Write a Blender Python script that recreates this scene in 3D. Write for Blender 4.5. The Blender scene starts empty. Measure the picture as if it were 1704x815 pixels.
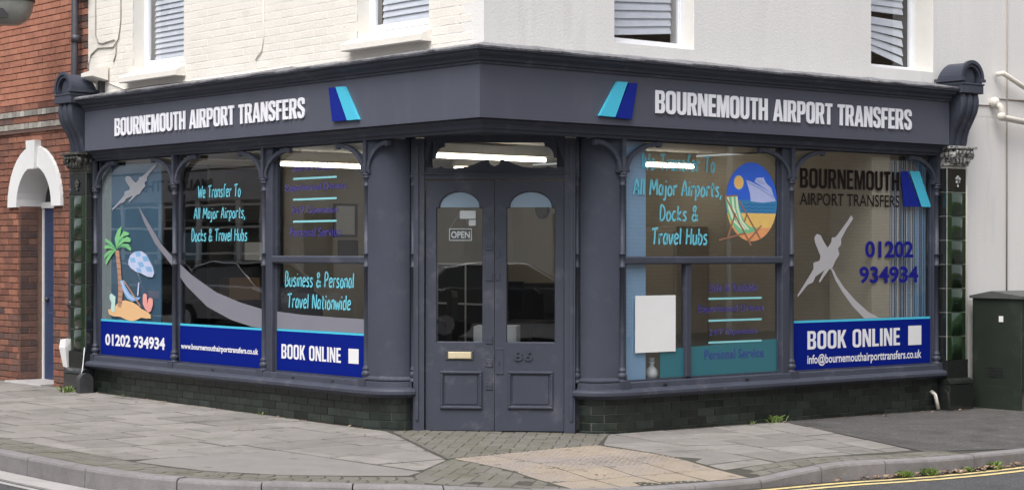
import bpy, math, random
from mathutils import Vector, Matrix
random.seed(7)
C = bpy.context.scene.collection
S = bpy.context.scene
R = math.radians
# ------------------------------------------------------------------ camera, world, sun
cam = bpy.data.objects.new('camera', bpy.data.cameras.new('camera')); C.objects.link(cam)
cam.data.sensor_width = 36; cam.data.lens = 66.42; cam.data.shift_y = 0.00675
cam.data.clip_start = 0.1; cam.data.clip_end = 2000
cam.matrix_world = (Matrix.Translation((12.082, -9.712, 1.57)) @ Matrix.Rotation(R(50.31), 4, 'Z')
                    @ Matrix.Rotation(R(90), 4, 'X') @ Matrix.Rotation(0.0013, 4, 'Z'))
S.camera = cam
SUN_EL, SUN_AZ = 58, 152          # azimuth clockwise from +Y
W = bpy.data.worlds.new('World'); S.world = W; W.use_nodes = True
nt = W.node_tree; nt.nodes.clear()
sky = nt.nodes.new('ShaderNodeTexSky'); sky.sky_type = 'NISHITA'; sky.sun_disc = False
sky.sun_elevation = R(SUN_EL); sky.sun_rotation = R(SUN_AZ); sky.dust_density = 4; sky.air_density = 1.0; sky.ozone_density = 1
hs = nt.nodes.new('ShaderNodeHueSaturation'); hs.inputs['Saturation'].default_value = 0.28
bgn = nt.nodes.new('ShaderNodeBackground'); bgn.inputs['Strength'].default_value = 0.15
wo = nt.nodes.new('ShaderNodeOutputWorld')
nt.links.new(sky.outputs[0], hs.inputs['Color']); nt.links.new(hs.outputs[0], bgn.inputs['Color']); nt.links.new(bgn.outputs[0], wo.inputs[0])
sun = bpy.data.objects.new('sun', bpy.data.lights.new('sun', 'SUN')); C.objects.link(sun)
sun.data.energy = 1.3; sun.data.angle = R(40); sun.data.color = (1, 0.97, 0.93)
az, el = R(SUN_AZ), R(SUN_EL)
sd = Vector((math.sin(az)*math.cos(el), math.cos(az)*math.cos(el), math.sin(el)))
sun.rotation_euler = sd.to_track_quat('Z', 'Y').to_euler()
S.view_settings.view_transform = 'Standard'; S.view_settings.look = 'None'
S.view_settings.exposure = 0.75; S.view_settings.gamma = 1
S.render.engine = 'CYCLES'

# ------------------------------------------------------------------ materials
def newmat(name):
    m = bpy.data.materials.new(name); m.use_nodes = True
    return m, m.node_tree, m.node_tree.nodes['Principled BSDF']
def mat(name, col, rough=0.6, var=0.12, scale=3.0, bump=0.0, bscale=60, spec=0.5, isl=0.0, col2=None, c2lo=0.5, c2hi=0.7, c2scale=2.0,
        metal=0.0, stretch=None, island_cols=None, speck=None, coat=0.0):
    m, t, b = newmat(name); N = t.nodes.new; L = t.links.new
    geo = N('ShaderNodeNewGeometry')
    src = geo.outputs['Position']
    if stretch:
        mp = N('ShaderNodeMapping'); mp.inputs['Scale'].default_value = stretch; L(src, mp.inputs[0]); src2 = mp.outputs[0]
    else: src2 = src
    no = N('ShaderNodeTexNoise'); no.inputs['Scale'].default_value = scale; no.inputs['Detail'].default_value = 5; no.inputs['Roughness'].default_value = .65
    L(src2, no.inputs['Vector'])
    mr = N('ShaderNodeMapRange'); mr.inputs['From Min'].default_value = .25; mr.inputs['From Max'].default_value = .75
    mr.inputs['To Min'].default_value = 1-var; mr.inputs['To Max'].default_value = 1+var
    L(no.outputs['Fac'], mr.inputs['Value'])
    cur = None
    rnd = None
    if isl or island_cols:
        oi = N('ShaderNodeObjectInfo'); ad = N('ShaderNodeMath'); ad.operation = 'ADD'
        L(oi.outputs['Random'], ad.inputs[0]); L(geo.outputs['Random Per Island'], ad.inputs[1])
        fr = N('ShaderNodeMath'); fr.operation = 'FRACT'; L(ad.outputs[0], fr.inputs[0]); rnd = fr.outputs[0]
    if island_cols:
        cr = N('ShaderNodeValToRGB'); e = cr.color_ramp.elements; n = len(island_cols)
        e[0].position = 0; e[0].color = (*island_cols[0], 1); e[1].position = 1; e[1].color = (*island_cols[-1], 1)
        for i in range(1, n-1): q = e.new(i/(n-1)); q.color = (*island_cols[i], 1)
        L(rnd, cr.inputs[0]); cur = cr.outputs[0]
    else:
        rg = N('ShaderNodeRGB'); rg.outputs[0].default_value = (*col, 1); cur = rg.outputs[0]
    if col2:
        n2 = N('ShaderNodeTexNoise'); n2.inputs['Scale'].default_value = c2scale; n2.inputs['Detail'].default_value = 6; n2.inputs['Roughness'].default_value = .7
        L(src2, n2.inputs['Vector'])
        m2 = N('ShaderNodeMapRange'); m2.inputs['From Min'].default_value = c2lo; m2.inputs['From Max'].default_value = c2hi; L(n2.outputs['Fac'], m2.inputs['Value'])
        mx = N('ShaderNodeMix'); mx.data_type = 'RGBA'; L(m2.outputs[0], mx.inputs['Factor']); L(cur, mx.inputs[6]); mx.inputs[7].default_value = (*col2, 1); cur = mx.outputs[2]
    if speck:
        n3 = N('ShaderNodeTexVoronoi'); n3.inputs['Scale'].default_value = speck[0]; L(src, n3.inputs['Vector'])
        sp = N('ShaderNodeSeparateColor'); L(n3.outputs['Color'], sp.inputs[0])
        m3 = N('ShaderNodeMapRange'); m3.inputs['To Min'].default_value = 1-speck[1]; m3.inputs['To Max'].default_value = 1+speck[1]; L(sp.outputs[0], m3.inputs['Value'])
        v3 = N('ShaderNodeVectorMath'); v3.operation = 'SCALE'; L(cur, v3.inputs[0]); L(m3.outputs[0], v3.inputs['Scale']); cur = v3.outputs[0]
    vm = N('ShaderNodeVectorMath'); vm.operation = 'SCALE'; L(cur, vm.inputs[0]); L(mr.outputs[0], vm.inputs['Scale']); cur = vm.outputs[0]
    if isl:
        mi = N('ShaderNodeMapRange'); mi.inputs['To Min'].default_value = 1-isl; mi.inputs['To Max'].default_value = 1+isl; L(rnd, mi.inputs['Value'])
        vi = N('ShaderNodeVectorMath'); vi.operation = 'SCALE'; L(cur, vi.inputs[0]); L(mi.outputs[0], vi.inputs['Scale']); cur = vi.outputs[0]
    L(cur, b.inputs['Base Color'])
    b.inputs['Roughness'].default_value = rough; b.inputs['Specular IOR Level'].default_value = spec; b.inputs['Metallic'].default_value = metal
    b.inputs['Coat Weight'].default_value = coat; b.inputs['Coat Roughness'].default_value = .08
    if bump:
        nb = N('ShaderNodeTexNoise'); nb.inputs['Scale'].default_value = bscale; nb.inputs['Detail'].default_value = 4; L(src, nb.inputs['Vector'])
        bp = N('ShaderNodeBump'); bp.inputs['Strength'].default_value = bump; bp.inputs['Distance'].default_value = .01; L(nb.outputs['Fac'], bp.inputs['Height']); L(bp.outputs[0], b.inputs['Normal'])
    return m
def emit(name, col, s):
    m, t, b = newmat(name); b.inputs['Base Color'].default_value = (*col, 1); b.inputs['Emission Color'].default_value = (*col, 1); b.inputs['Emission Strength'].default_value = s
    return m
def glass(name, tint=(.9, .93, .93), boost=2.0, alpha=None):
    m, t, b = newmat(name); N = t.nodes.new; L = t.links.new; t.nodes.remove(b)
    tr = N('ShaderNodeBsdfTransparent'); tr.inputs[0].default_value = (*tint, 1)
    gl = N('ShaderNodeBsdfGlossy'); gl.inputs['Roughness'].default_value = 0.012; gl.inputs[0].default_value = (1, 1, 1, 1)
    g0 = N('ShaderNodeNewGeometry'); dt = N('ShaderNodeVectorMath'); dt.operation = 'DOT_PRODUCT'; L(g0.outputs['Incoming'], dt.inputs[0]); L(g0.outputs['True Normal'], dt.inputs[1])
    def mth(op, a, b_=None, cl=False):
        q = N('ShaderNodeMath'); q.operation = op; q.use_clamp = cl
        for i_, v_ in enumerate((a, b_)):
            if v_ is None: continue
            if isinstance(v_, (int, float)): q.inputs[i_].default_value = v_
            else: L(v_, q.inputs[i_])
        return q.outputs[0]
    c5 = mth('POWER', mth('SUBTRACT', 1.0, mth('ABSOLUTE', dt.outputs['Value'])), 5.0)
    mu_o = mth('MULTIPLY', mth('ADD', mth('MULTIPLY', c5, .96), .042), boost, True)
    no = N('ShaderNodeTexNoise'); no.inputs['Scale'].default_value = 1.1; g = N('ShaderNodeNewGeometry'); L(g.outputs['Position'], no.inputs['Vector'])
    bp = N('ShaderNodeBump'); bp.inputs['Strength'].default_value = .05; bp.inputs['Distance'].default_value = .02; L(no.outputs[0], bp.inputs['Height']); L(bp.outputs[0], gl.inputs['Normal'])
    mx = N('ShaderNodeMixShader'); L(mu_o, mx.inputs[0]); L(tr.outputs[0], mx.inputs[1]); L(gl.outputs[0], mx.inputs[2])
    L(mx.outputs[0], t.nodes['Material Output'].inputs[0]); return m
def film(name, col, alpha, rough=.5):
    m, t, b = newmat(name); b.inputs['Base Color'].default_value = (*col, 1); b.inputs['Alpha'].default_value = alpha; b.inputs['Roughness'].default_value = rough
    return m
M = dict(
 slatem=mat('slate_paint_matte', (.058, .064, .088), .75, .12, 2.2, .12, 35, spec=.2, col2=(.09, .092, .11), c2lo=.55, c2hi=.85, c2scale=4),
 slate=mat('slate_paint', (.051, .057, .079), .5, .1, 2.2, .12, 35, spec=.3, col2=(.12, .12, .15), c2lo=.55, c2hi=.8, c2scale=5),
 board=mat('fascia_board', (.080, .086, .116), .42, .08, 1.2, .03, 12, col2=(.11,.11,.135), c2lo=.55, c2hi=.9, c2scale=5, stretch=(1,1,.25)),
 black=mat('dark_gap', (.02, .02, .022), .7),
 lead=mat('lead_flashing', (.2, .2, .215), .5, .35, 14, .6, 25, col2=(.07, .07, .08), c2lo=.45, c2hi=.65, c2scale=9),
 cream=mat('cream_masonry_paint', (.765, .73, .67), .75, .05, 1.5, .35, 40, col2=(.62, .57, .5), c2lo=.6, c2hi=.85, c2scale=2.2, isl=.025),
 render=mat('white_render', (.745, .73, .715), .8, .045, 1.2, .3, 70, col2=(.56, .545, .52), c2lo=.57, c2hi=.9, c2scale=1.3, stretch=(2.6, 2.6, .3)),
 reveal=mat('reveal_render', (.66, .64, .6), .8, .05, 3, .2, 60),
 upvc=mat('white_plastic', (.8, .81, .84), .3, .03),
 blind=mat('blind_slat', (.66, .69, .74), .5, .06, 8),
 glass=glass('shop_glass', boost=3.1, tint=(.86, .89, .9)), upglass=glass('upper_glass', (.95, .96, .98), 2.2),
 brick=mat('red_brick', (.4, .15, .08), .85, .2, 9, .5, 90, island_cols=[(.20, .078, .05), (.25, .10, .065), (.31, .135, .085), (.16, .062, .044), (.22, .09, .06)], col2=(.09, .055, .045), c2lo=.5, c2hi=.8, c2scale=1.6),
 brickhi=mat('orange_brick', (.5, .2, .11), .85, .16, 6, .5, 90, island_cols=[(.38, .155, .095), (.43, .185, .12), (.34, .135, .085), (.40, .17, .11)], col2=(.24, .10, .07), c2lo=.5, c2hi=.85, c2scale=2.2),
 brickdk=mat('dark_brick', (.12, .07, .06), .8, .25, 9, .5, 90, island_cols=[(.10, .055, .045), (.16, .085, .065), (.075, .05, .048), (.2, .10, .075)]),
 header=mat('pale_header_brick', (.4, .38, .34), .8, .25, 12, .5, 90, island_cols=[(.36, .34, .30), (.22, .2, .18), (.45, .43, .39), (.3, .27, .24)]),
 mortar=mat('mortar', (.17, .105, .08), .95, .25, 8, .4, 80), mortarp=mat('pale_mortar', (.40, .35, .31), .95, .2, 8),
 tile=mat('green_glazed_tile', (.011, .027, .011), .2, .5, 9, .15, 20, spec=.6, isl=.45, coat=.25, stretch=(2.5, 2.5, .5), col2=(.035, .06, .02), c2lo=.55, c2hi=.8, c2scale=6),
 tileblk=mat('black_glazed_tile', (.016, .018, .017), .15, .3, 9, .1, 20, coat=.4),
 glazed=mat('dark_glazed_brick', (.018, .025, .021), .32, .35, 6, .35, 30, spec=.45, isl=.45, col2=(.036, .040, .032), c2lo=.5, c2hi=.8, c2scale=4),
 joint=mat('pale_joint', (.12, .125, .11), .8, .3, 12), jointd=mat('dark_joint', (.075, .08, .072), .8, .4, 9), jointl=mat('tile_joint', (.45, .47, .42), .7, .2, 9),
 stonecap=mat('carved_silver', (.42, .42, .40), .4, .4, 25, .6, 45, col2=(.04, .04, .038), c2lo=.48, c2hi=.58, c2scale=30),
 darkcap=mat('carved_dark', (.05, .05, .045), .4, .4, 25, .6, 45, col2=(.18, .18, .16), c2lo=.58, c2hi=.66, c2scale=30),
 white=mat('white_paint', (.78, .78, .78), .5, .04), letter=mat('raised_letter', (.86, .86, .92), .35, .02),
 blue=mat('vinyl_blue', (.003, .013, .20), .7, .04, spec=.06), navy=mat('raised_navy', (.006, .018, .24), .5, .03, spec=.2), cyan=mat('vinyl_cyan', (.07, .52, .72), .35, .03),
 fcyan=film('faint_brush_cyan', (.12, .62, .78), .6), lcyan=mat('brush_cyan', (.15, .55, .68), .4, .03), grey=mat('vinyl_grey', (.21, .21, .25), .4, .03), lgrey=mat('vinyl_light_grey', (.42, .41, .43), .4, .03),
 purple=film('faint_purple_vinyl', (.05, .035, .35), .62), teal=film('teal_film', (.03, .19, .24), .72), teal2=mat('teal_line', (.25, .62, .66), .4, .03),
 fgrey=film('pale_plane_vinyl', (.42, .42, .46), .68), brown=mat('vinyl_black_brown', (.012, .007, .007), .7, .03, spec=.1), navyt=mat('navy_vinyl', (.01, .01, .2), .6, .03, spec=.15),
 wtxt=mat('vinyl_white', (.8, .8, .85), .4, .02), ffilm=film('frosted_blue_film', (.30, .42, .54), .8, .4),
 sand=mat('decal_sand', (.75, .47, .24), .5, .05), sand2=mat('decal_sand_yellow', (.8, .53, .16), .5, .08, 12), sand3=mat('decal_sand_orange', (.75, .33, .14), .5, .1, 12), trunk=mat('decal_trunk', (.45, .25, .17), .5, .1), trunkd=mat('decal_trunk_line', (.18, .09, .06), .5),
 leafc=mat('decal_leaf', (.2, .52, .22), .5, .08, 20), leafd=mat('decal_leaf_dark', (.07, .3, .16), .5), umb1=mat('decal_umbrella_pale', (.5, .55, .75), .5), umb2=mat('decal_umbrella_blue', (.22, .42, .68), .5), pink=mat('decal_pink', (.75, .33, .3), .5), mint=mat('decal_mint', (.5, .72, .66), .5),
 sky=mat('decal_sky', (.03, .13, .68), .5, .12, 5), sea=mat('decal_sea', (.04, .22, .46), .5, .1), sead=mat('decal_wave', (.015, .1, .27), .5), ship=mat('decal_ship', (.45, .52, .82), .5, .1), shipl=mat('decal_ship_line', (.22, .28, .6), .5), sunc=mat('decal_sun', (.85, .48, .15), .5), sunr=mat('decal_sun_ray', (.75, .6, .2), .5), wood=mat('decal_wood', (.32, .15, .09), .5), dg=mat('decal_green', (.18, .52, .28), .5), dw=mat('decal_cream', (.72, .8, .6), .5),
 card=mat('card', (.78, .78, .78), .6, .03), brass=mat('brass', (.72, .62, .42), .35, .08, 20, metal=.3),
 wall_in=mat('interior_wall', (.47, .42, .335), .8, .05), ceil=mat('interior_ceiling', (.62, .58, .5), .8), floor_in=mat('carpet', (.05, .05, .055), .9), greyblue=mat('pale_grey_board', (.33, .37, .38), .6, .06, 2), pblue=mat('pale_blue_board', (.30, .47, .66), .6, .06, 2), pblue2=mat('mid_blue_board', (.085, .17, .26), .6, .1, 2),
 tube=emit('tube_light', (1, .93, .80), 9), bowl=mat('lamp_bowl', (.22, .225, .21), .3, .2, 9), iron=mat('black_iron', (.045, .045, .05), .5, .3, 15, .3),
 pipe=mat('dark_pipe', (.05, .05, .062), .45, .2, 8), cable=mat('cable', (.30, .27, .24), .7), offpipe=mat('painted_pipe', (.66, .62, .55), .5, .06),
 doorb=mat('blue_door_paint', (.035, .055, .12), .35, .12, 5), dark=mat('black_plastic', (.02, .02, .022), .4), cabn=mat('cabinet_green', (.018, .025, .018), .5, .2, 3, .25, 60, col2=(.045, .05, .042), c2lo=.55, c2hi=.8, c2scale=3),
 cabtop=mat('cabinet_lid', (.085, .09, .085), .6, .2, 6, .3, 60), concr=mat('concrete_plinth', (.10, .095, .09), .9, .25, 6, .4, 60),
 slab=mat('paving_slab', (.232, .215, .202), .85, .16, 4, .6, 120, isl=.15, speck=(260, .12), col2=(.125, .12, .098), c2lo=.50, c2hi=.80, c2scale=1.6),
 patch=mat('concrete_patch', (.215, .203, .192), .9, .14, 4, .6, 110, speck=(260, .14), col2=(.2, .19, .17), c2lo=.55, c2hi=.8, c2scale=2),
 paver=mat('block_paver', (.15, .14, .122), .9, .15, 9, .5, 100, isl=.10, speck=(260, .12), col2=(.105, .105, .07), c2lo=.45, c2hi=.75, c2scale=2.5),
 tact=mat('buff_tactile', (.29, .24, .185), .85, .12, 6, .5, 110, isl=.06, col2=(.26, .225, .205), c2lo=.45, c2hi=.6, c2scale=1.0, speck=(260, .12)),
 sandj=mat('joint_sand', (.055, .052, .042), .95, .4, 6, .6, 60), kerb=mat('granite_kerb', (.21, .198, .202), .8, .16, 7, .5, 110, isl=.06, speck=(240, .12), col2=(.16, .15, .14), c2lo=.5, c2hi=.75, c2scale=3),
 asph=mat('asphalt', (.07, .07, .075), .9, .2, 3, 1.0, 130, speck=(110, .55)), asphp=mat('asphalt_footway', (.085, .08, .078), .92, .25, 3, 1.0, 120, speck=(120, .45), col2=(.045, .042, .04), c2lo=.52, c2hi=.7, c2scale=1.6),
 chan=mat('channel_slab', (.36, .345, .34), .85, .12, 5, .5, 110, isl=.08, speck=(220, .1)), yellow=mat('yellow_line', (.62, .50, .22), .8, .25, 9, .5, 100, col2=(.35, .32, .26), c2lo=.5, c2hi=.75, c2scale=12),
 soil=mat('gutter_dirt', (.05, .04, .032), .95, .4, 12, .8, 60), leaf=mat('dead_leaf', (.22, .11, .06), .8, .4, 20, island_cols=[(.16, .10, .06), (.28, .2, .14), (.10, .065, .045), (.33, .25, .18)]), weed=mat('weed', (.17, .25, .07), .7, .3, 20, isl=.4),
 obrick=mat('tan_brick', (.42, .31, .22), .9, .3, 1.5, stretch=(1,1,9)), orend=mat('opposite_render', (.76, .75, .72), .8, .15, .6, col2=(.42,.40,.37), c2lo=.5, c2hi=.7, c2scale=.5), car=mat('car_dark', (.03, .035, .04), .2, .05, coat=1), car2=mat('car_silver', (.32, .33, .35), .25, .05, coat=1), cglass=mat('car_glass', (.012, .014, .016), .05), rubber=mat('rubber', (.02, .02, .02), .8), chrome=mat('chrome', (.75, .75, .78), .12, .02, metal=.9),
 ground=mat('far_ground', (.09, .09, .09), .95), roof=mat('roof_slate', (.09, .09, .1), .7, .2, 4), orange=mat('desk_wood', (.3, .18, .1), .5),
)

def spots(name, scale, col, amt):      # trodden gum and oil spots
    t = M[name].node_tree; b = t.nodes['Principled BSDF']; src = b.inputs['Base Color'].links[0].from_socket
    g = t.nodes.new('ShaderNodeNewGeometry'); v = t.nodes.new('ShaderNodeTexVoronoi'); v.inputs['Scale'].default_value = scale; t.links.new(g.outputs['Position'], v.inputs['Vector'])
    m = t.nodes.new('ShaderNodeMapRange'); m.inputs['From Min'].default_value = .16; m.inputs['From Max'].default_value = .11; m.inputs['To Max'].default_value = amt; t.links.new(v.outputs['Distance'], m.inputs['Value'])
    x = t.nodes.new('ShaderNodeMix'); x.data_type = 'RGBA'; t.links.new(m.outputs[0], x.inputs['Factor']); t.links.new(src, x.inputs[6]); x.inputs[7].default_value = (*col, 1); t.links.new(x.outputs[2], b.inputs['Base Color'])
for q in ('slab', 'patch', 'tact'): spots(q, 3.6, (.10, .095, .085), .55)
spots('asphp', 4.2, (.2, .19, .18), .4)
_t = M['obrick'].node_tree; _b = _t.nodes['Principled BSDF']; _n = _t.nodes.new
_g = _n('ShaderNodeNewGeometry'); _s = _n('ShaderNodeSeparateXYZ'); _c = _n('ShaderNodeCombineXYZ'); _k = _n('ShaderNodeTexBrick')
_t.links.new(_g.outputs['Position'], _s.inputs[0]); _t.links.new(_s.outputs['Y'], _c.inputs['X']); _t.links.new(_s.outputs['Z'], _c.inputs['Y']); _t.links.new(_c.outputs[0], _k.inputs['Vector'])
_k.inputs['Color1'].default_value = (.36, .25, .17, 1); _k.inputs['Color2'].default_value = (.5, .38, .27, 1); _k.inputs['Mortar'].default_value = (.16, .12, .09, 1)
_k.inputs['Scale'].default_value = 1; _k.inputs['Brick Width'].default_value = .225; _k.inputs['Row Height'].default_value = .075; _k.inputs['Mortar Size'].default_value = .009
_t.links.new(_k.outputs[0], _b.inputs['Base Color'])
# ------------------------------------------------------------------ mesh helpers
class MB:
    def __init__(s): s.v = []; s.f = []; s.sm = []
    def add(s, vs, fs, smooth=False):
        b = len(s.v); s.v += [tuple(v) for v in vs]; s.f += [tuple(i+b for i in f) for f in fs]; s.sm += [smooth]*len(fs); return s
    def box(s, x0, x1, y0, y1, z0, z1):
        return s.add([(x0,y0,z0),(x1,y0,z0),(x1,y1,z0),(x0,y1,z0),(x0,y0,z1),(x1,y0,z1),(x1,y1,z1),(x0,y1,z1)],
                     [(0,3,2,1),(4,5,6,7),(0,1,5,4),(1,2,6,5),(2,3,7,6),(3,0,4,7)])
    def bbox(s, x0, x1, y0, y1, z0, z1, b=.004):     # box whose street face (y0) is chamfered
        return s.add([(x0,y0+b,z0),(x1,y0+b,z0),(x1,y1,z0),(x0,y1,z0),(x0,y0+b,z1),(x1,y0+b,z1),(x1,y1,z1),(x0,y1,z1),
                      (x0+b,y0,z0+b),(x1-b,y0,z0+b),(x1-b,y0,z1-b),(x0+b,y0,z1-b)],
                     [(0,3,2,1),(4,5,6,7),(1,2,6,5),(2,3,7,6),(3,0,4,7),(8,9,10,11),(0,1,9,8),(1,5,10,9),(5,4,11,10),(4,0,8,11)])
    def lathe(s, prof, cx=0, cy=0, n=14):
        vs = [(cx+r*math.cos(2*math.pi*i/n), cy+r*math.sin(2*math.pi*i/n), z) for z, r in prof for i in range(n)]
        fs = [(j*n+i, j*n+(i+1)%n, (j+1)*n+(i+1)%n, (j+1)*n+i) for j in range(len(prof)-1) for i in range(n)]
        fs += [tuple(range(n))[::-1], tuple((len(prof)-1)*n+i for i in range(n))]
        return s.add(vs, fs, True)
    def prism_z(s, poly, z0, z1):      # polygon in xy; z1 may be a list
        n = len(poly); z1s = z1 if isinstance(z1, (list, tuple)) else [z1]*n; z0s = z0 if isinstance(z0, (list, tuple)) else [z0]*n
        return s.add([(x,y,z) for (x,y),z in zip(poly,z0s)]+[(x,y,z) for (x,y),z in zip(poly,z1s)],
                     [tuple(range(n))[::-1], tuple(range(n,2*n))]+[(i,(i+1)%n,n+(i+1)%n,n+i) for i in range(n)])
    def prism_y(s, poly, y0, y1):      # polygon in xz (counter-clockwise seen from -y), y0 is the street side
        n = len(poly)
        return s.add([(x,y0,z) for x,z in poly]+[(x,y1,z) for x,z in poly],
                     [tuple(range(n)), tuple(range(n,2*n))[::-1]]+[(i,n+i,n+(i+1)%n,(i+1)%n) for i in range(n)])
    def prism_x(s, poly, x0, x1):      # polygon in yz
        n = len(poly)
        return s.add([(x0,y,z) for y,z in poly]+[(x1,y,z) for y,z in poly],
                     [tuple(range(n)), tuple(range(n,2*n))[::-1]]+[(i,n+i,n+(i+1)%n,(i+1)%n) for i in range(n)])
    def flat(s, poly, y):              # flat decal polygon at one y
        return s.add([(x,y,z) for x,z in poly], [tuple(range(len(poly)))])
    def quadstrip(s, a, b, y=None, smooth=False):   # two polylines
        vs = list(a)+list(b); n = len(a)
        return s.add(vs, [(i,i+1,n+i+1,n+i) for i in range(n-1)], smooth)
    def ribbon(s, pts, w, y, caps=True):      # flat stroke in xz plane
        pts = [Vector(p) for p in pts]; n = len(pts); l = []; r = []
        for i, p in enumerate(pts):
            d = (pts[min(i+1,n-1)]-pts[max(i-1,0)]); d = d.normalized() if d.length > 0 else Vector((1,0)); q = Vector((-d.y, d.x))*w/2
            l.append((p.x+q.x, y, p.y+q.y)); r.append((p.x-q.x, y, p.y-q.y))
        s.quadstrip(l, r)
        return s
    def tube(s, pts, rad, n=7):
        pts = [Vector(p) for p in pts]; vs = []; m = len(pts)
        for i, p in enumerate(pts):
            d = (pts[min(i+1,m-1)]-pts[max(i-1,0)]).normalized(); u = d.orthogonal().normalized() if abs(d.z) > .9 else d.cross(Vector((0,0,1))).normalized(); w = d.cross(u)
            for k in range(n):
                a = 2*math.pi*k/n; vs.append(tuple(p+(u*math.cos(a)+w*math.sin(a))*rad))
        fs = [(j*n+i, (j)*n+(i+1)%n, (j+1)*n+(i+1)%n, (j+1)*n+i) for j in range(m-1) for i in range(n)]+[tuple(range(n))[::-1], tuple((m-1)*n+i for i in range(n))]
        return s.add(vs, fs, True)
    def sweep(s, path, prof, smooth=False, caps=True):    # path xy, prof [(outward offset, z)], outward = right-hand side
        P = [Vector(p) for p in path]; n = len(P); k = len(prof); vs = []
        for i, p in enumerate(P):
            d0 = (P[i]-P[i-1]).normalized() if i > 0 else (P[1]-P[0]).normalized(); d1 = (P[i+1]-P[i]).normalized() if i < n-1 else d0
            n0 = Vector((d0.y,-d0.x)); n1 = Vector((d1.y,-d1.x)); mt = (n0+n1).normalized(); mt = mt/max(.3, mt.dot(n0))
            for o, z in prof: q = p+mt*o; vs.append((q.x,q.y,z))
        fs = [(i*k+j, (i+1)*k+j, (i+1)*k+j+1, i*k+j+1) for i in range(n-1) for j in range(k-1)]
        if caps: fs += [tuple(range(k)), tuple((n-1)*k+j for j in range(k))[::-1]]
        return s.add(vs, fs, smooth)
    def ball(s, c, r, n=10, sc=(1,1,1)):
        vs = [];
        for j in range(n//2+1):
            t = math.pi*j/(n//2)
            for i in range(n): a = 2*math.pi*i/n; vs.append((c[0]+r*sc[0]*math.sin(t)*math.cos(a), c[1]+r*sc[1]*math.sin(t)*math.sin(a), c[2]+r*sc[2]*math.cos(t)))
        return s.add(vs, [(j*n+i,(j+1)*n+i,(j+1)*n+(i+1)%n,j*n+(i+1)%n) for j in range(n//2) for i in range(n)], True)
    def data(s, name):
        me = bpy.data.meshes.new(name); me.from_pydata(s.v, [], s.f); me.polygons.foreach_set('use_smooth', s.sm); me.update(); return me
def link(name, me, m, parent=None, loc=None, rotz=0):
    o = bpy.data.objects.new(name, me); C.objects.link(o)
    if m is not None and not me.materials: me.materials.append(M[m])
    if parent is not None: o.parent = parent
    if loc: o.location = loc
    if rotz: o.rotation_euler = (0, 0, rotz)
    return o
def obj(name, mb, m, parent=None, loc=None, rotz=0):
    return link(name, mb.data(name), m, parent, loc, rotz)
def tag(o, label=None, cat=None, group=None, kind=None):
    if label: o['label'] = label
    if cat: o['category'] = cat
    if group: o['group'] = group
    if kind: o['kind'] = kind
    return o
def thing(name, label, cat, loc=(0,0,0), rotz=0, group=None):
    o = bpy.data.objects.new(name, None); C.objects.link(o); o.location = loc; o.rotation_euler = (0,0,rotz); o.empty_display_size = .1
    return tag(o, label, cat, group)
def smoothp(o):
    for p in o.data.polygons: p.use_smooth = True
    return o
RZ = {'L': 0.0, 'R': R(90), 'D': R(45)}
MX, MY = -.735, .725
FL = {'L': (0,0), 'R': (0,0), 'D': (MX, MY)}
def w2(fr, x, y):
    a = RZ[fr]; o = FL[fr]; return (o[0]+x*math.cos(a)-y*math.sin(a), o[1]+x*math.sin(a)+y*math.cos(a))
# a mesh built in facade coordinates (x along, y inward, z up), set down as a thing with its origin at (x,y,z) of that facade
def fthing(name, mb, m, fr, ox, oy, oz, label, cat, group=None):
    mb.v = [(x-ox, y-oy, z-oz) for x, y, z in mb.v]
    X, Y = w2(fr, ox, oy)
    return tag(obj(name, mb, m, None, (X,Y,oz), RZ[fr]), label, cat, group)
def froot(name, fr, ox, oy, oz, label, cat, group=None):
    X, Y = w2(fr, ox, oy); return thing(name, label, cat, (X,Y,oz), RZ[fr], group)
def fpart(name, mb, m, root, o):       # part of a froot; o = (ox,oy,oz)
    mb.v = [(x-o[0], y-o[1], z-o[2]) for x, y, z in mb.v]
    return obj(name, mb, m, root)

# ------------------------------------------------------------------ text
dg0 = bpy.context.evaluated_depsgraph_get()
def text_raw(s, bold=0.0, ext=0.0, res=3, shear=0.0):
    cu = bpy.data.curves.new('txt', 'FONT'); cu.body = s; cu.size = 1; cu.offset = bold; cu.extrude = ext; cu.resolution_u = res; cu.fill_mode = 'BOTH' if ext else 'FRONT'; cu.shear = shear
    o = bpy.data.objects.new('txt', cu); C.objects.link(o); bpy.context.view_layer.update()
    me = bpy.data.meshes.new_from_object(o.evaluated_get(bpy.context.evaluated_depsgraph_get()))
    vs = [tuple(v.co) for v in me.vertices]; fs = [tuple(p.vertices) for p in me.polygons]
    bpy.data.objects.remove(o); bpy.data.curves.remove(cu); bpy.data.meshes.remove(me)
    return vs, fs
def fit_text(s, x0, x1, z0, z1, y, bold=0.0, depth=0.0, shear=0.0):
    vs, fs = text_raw(s, bold, 0.5 if depth else 0, shear=shear)
    ax, bx = min(v[0] for v in vs), max(v[0] for v in vs); az_, bz = min(v[1] for v in vs), max(v[1] for v in vs)
    out = []
    for v in vs:
        X = x0+(v[0]-ax)/(bx-ax)*(x1-x0); Z = z0+(v[1]-az_)/(bz-az_)*(z1-z0)
        out.append((X, y-(v[2]*depth if depth else 0), Z))
    return MB().add(out, fs)
def _rr(x0,y0,x1,y1,r):
    o = []
    for cx,cy,a0 in ((x1-r,y0+r,-90),(x1-r,y1-r,0),(x0+r,y1-r,90),(x0+r,y0+r,180)):
        for k in range(5): a = R(a0+k*22.5); o.append((cx+r*math.cos(a), cy+r*math.sin(a)))
    return o
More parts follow.
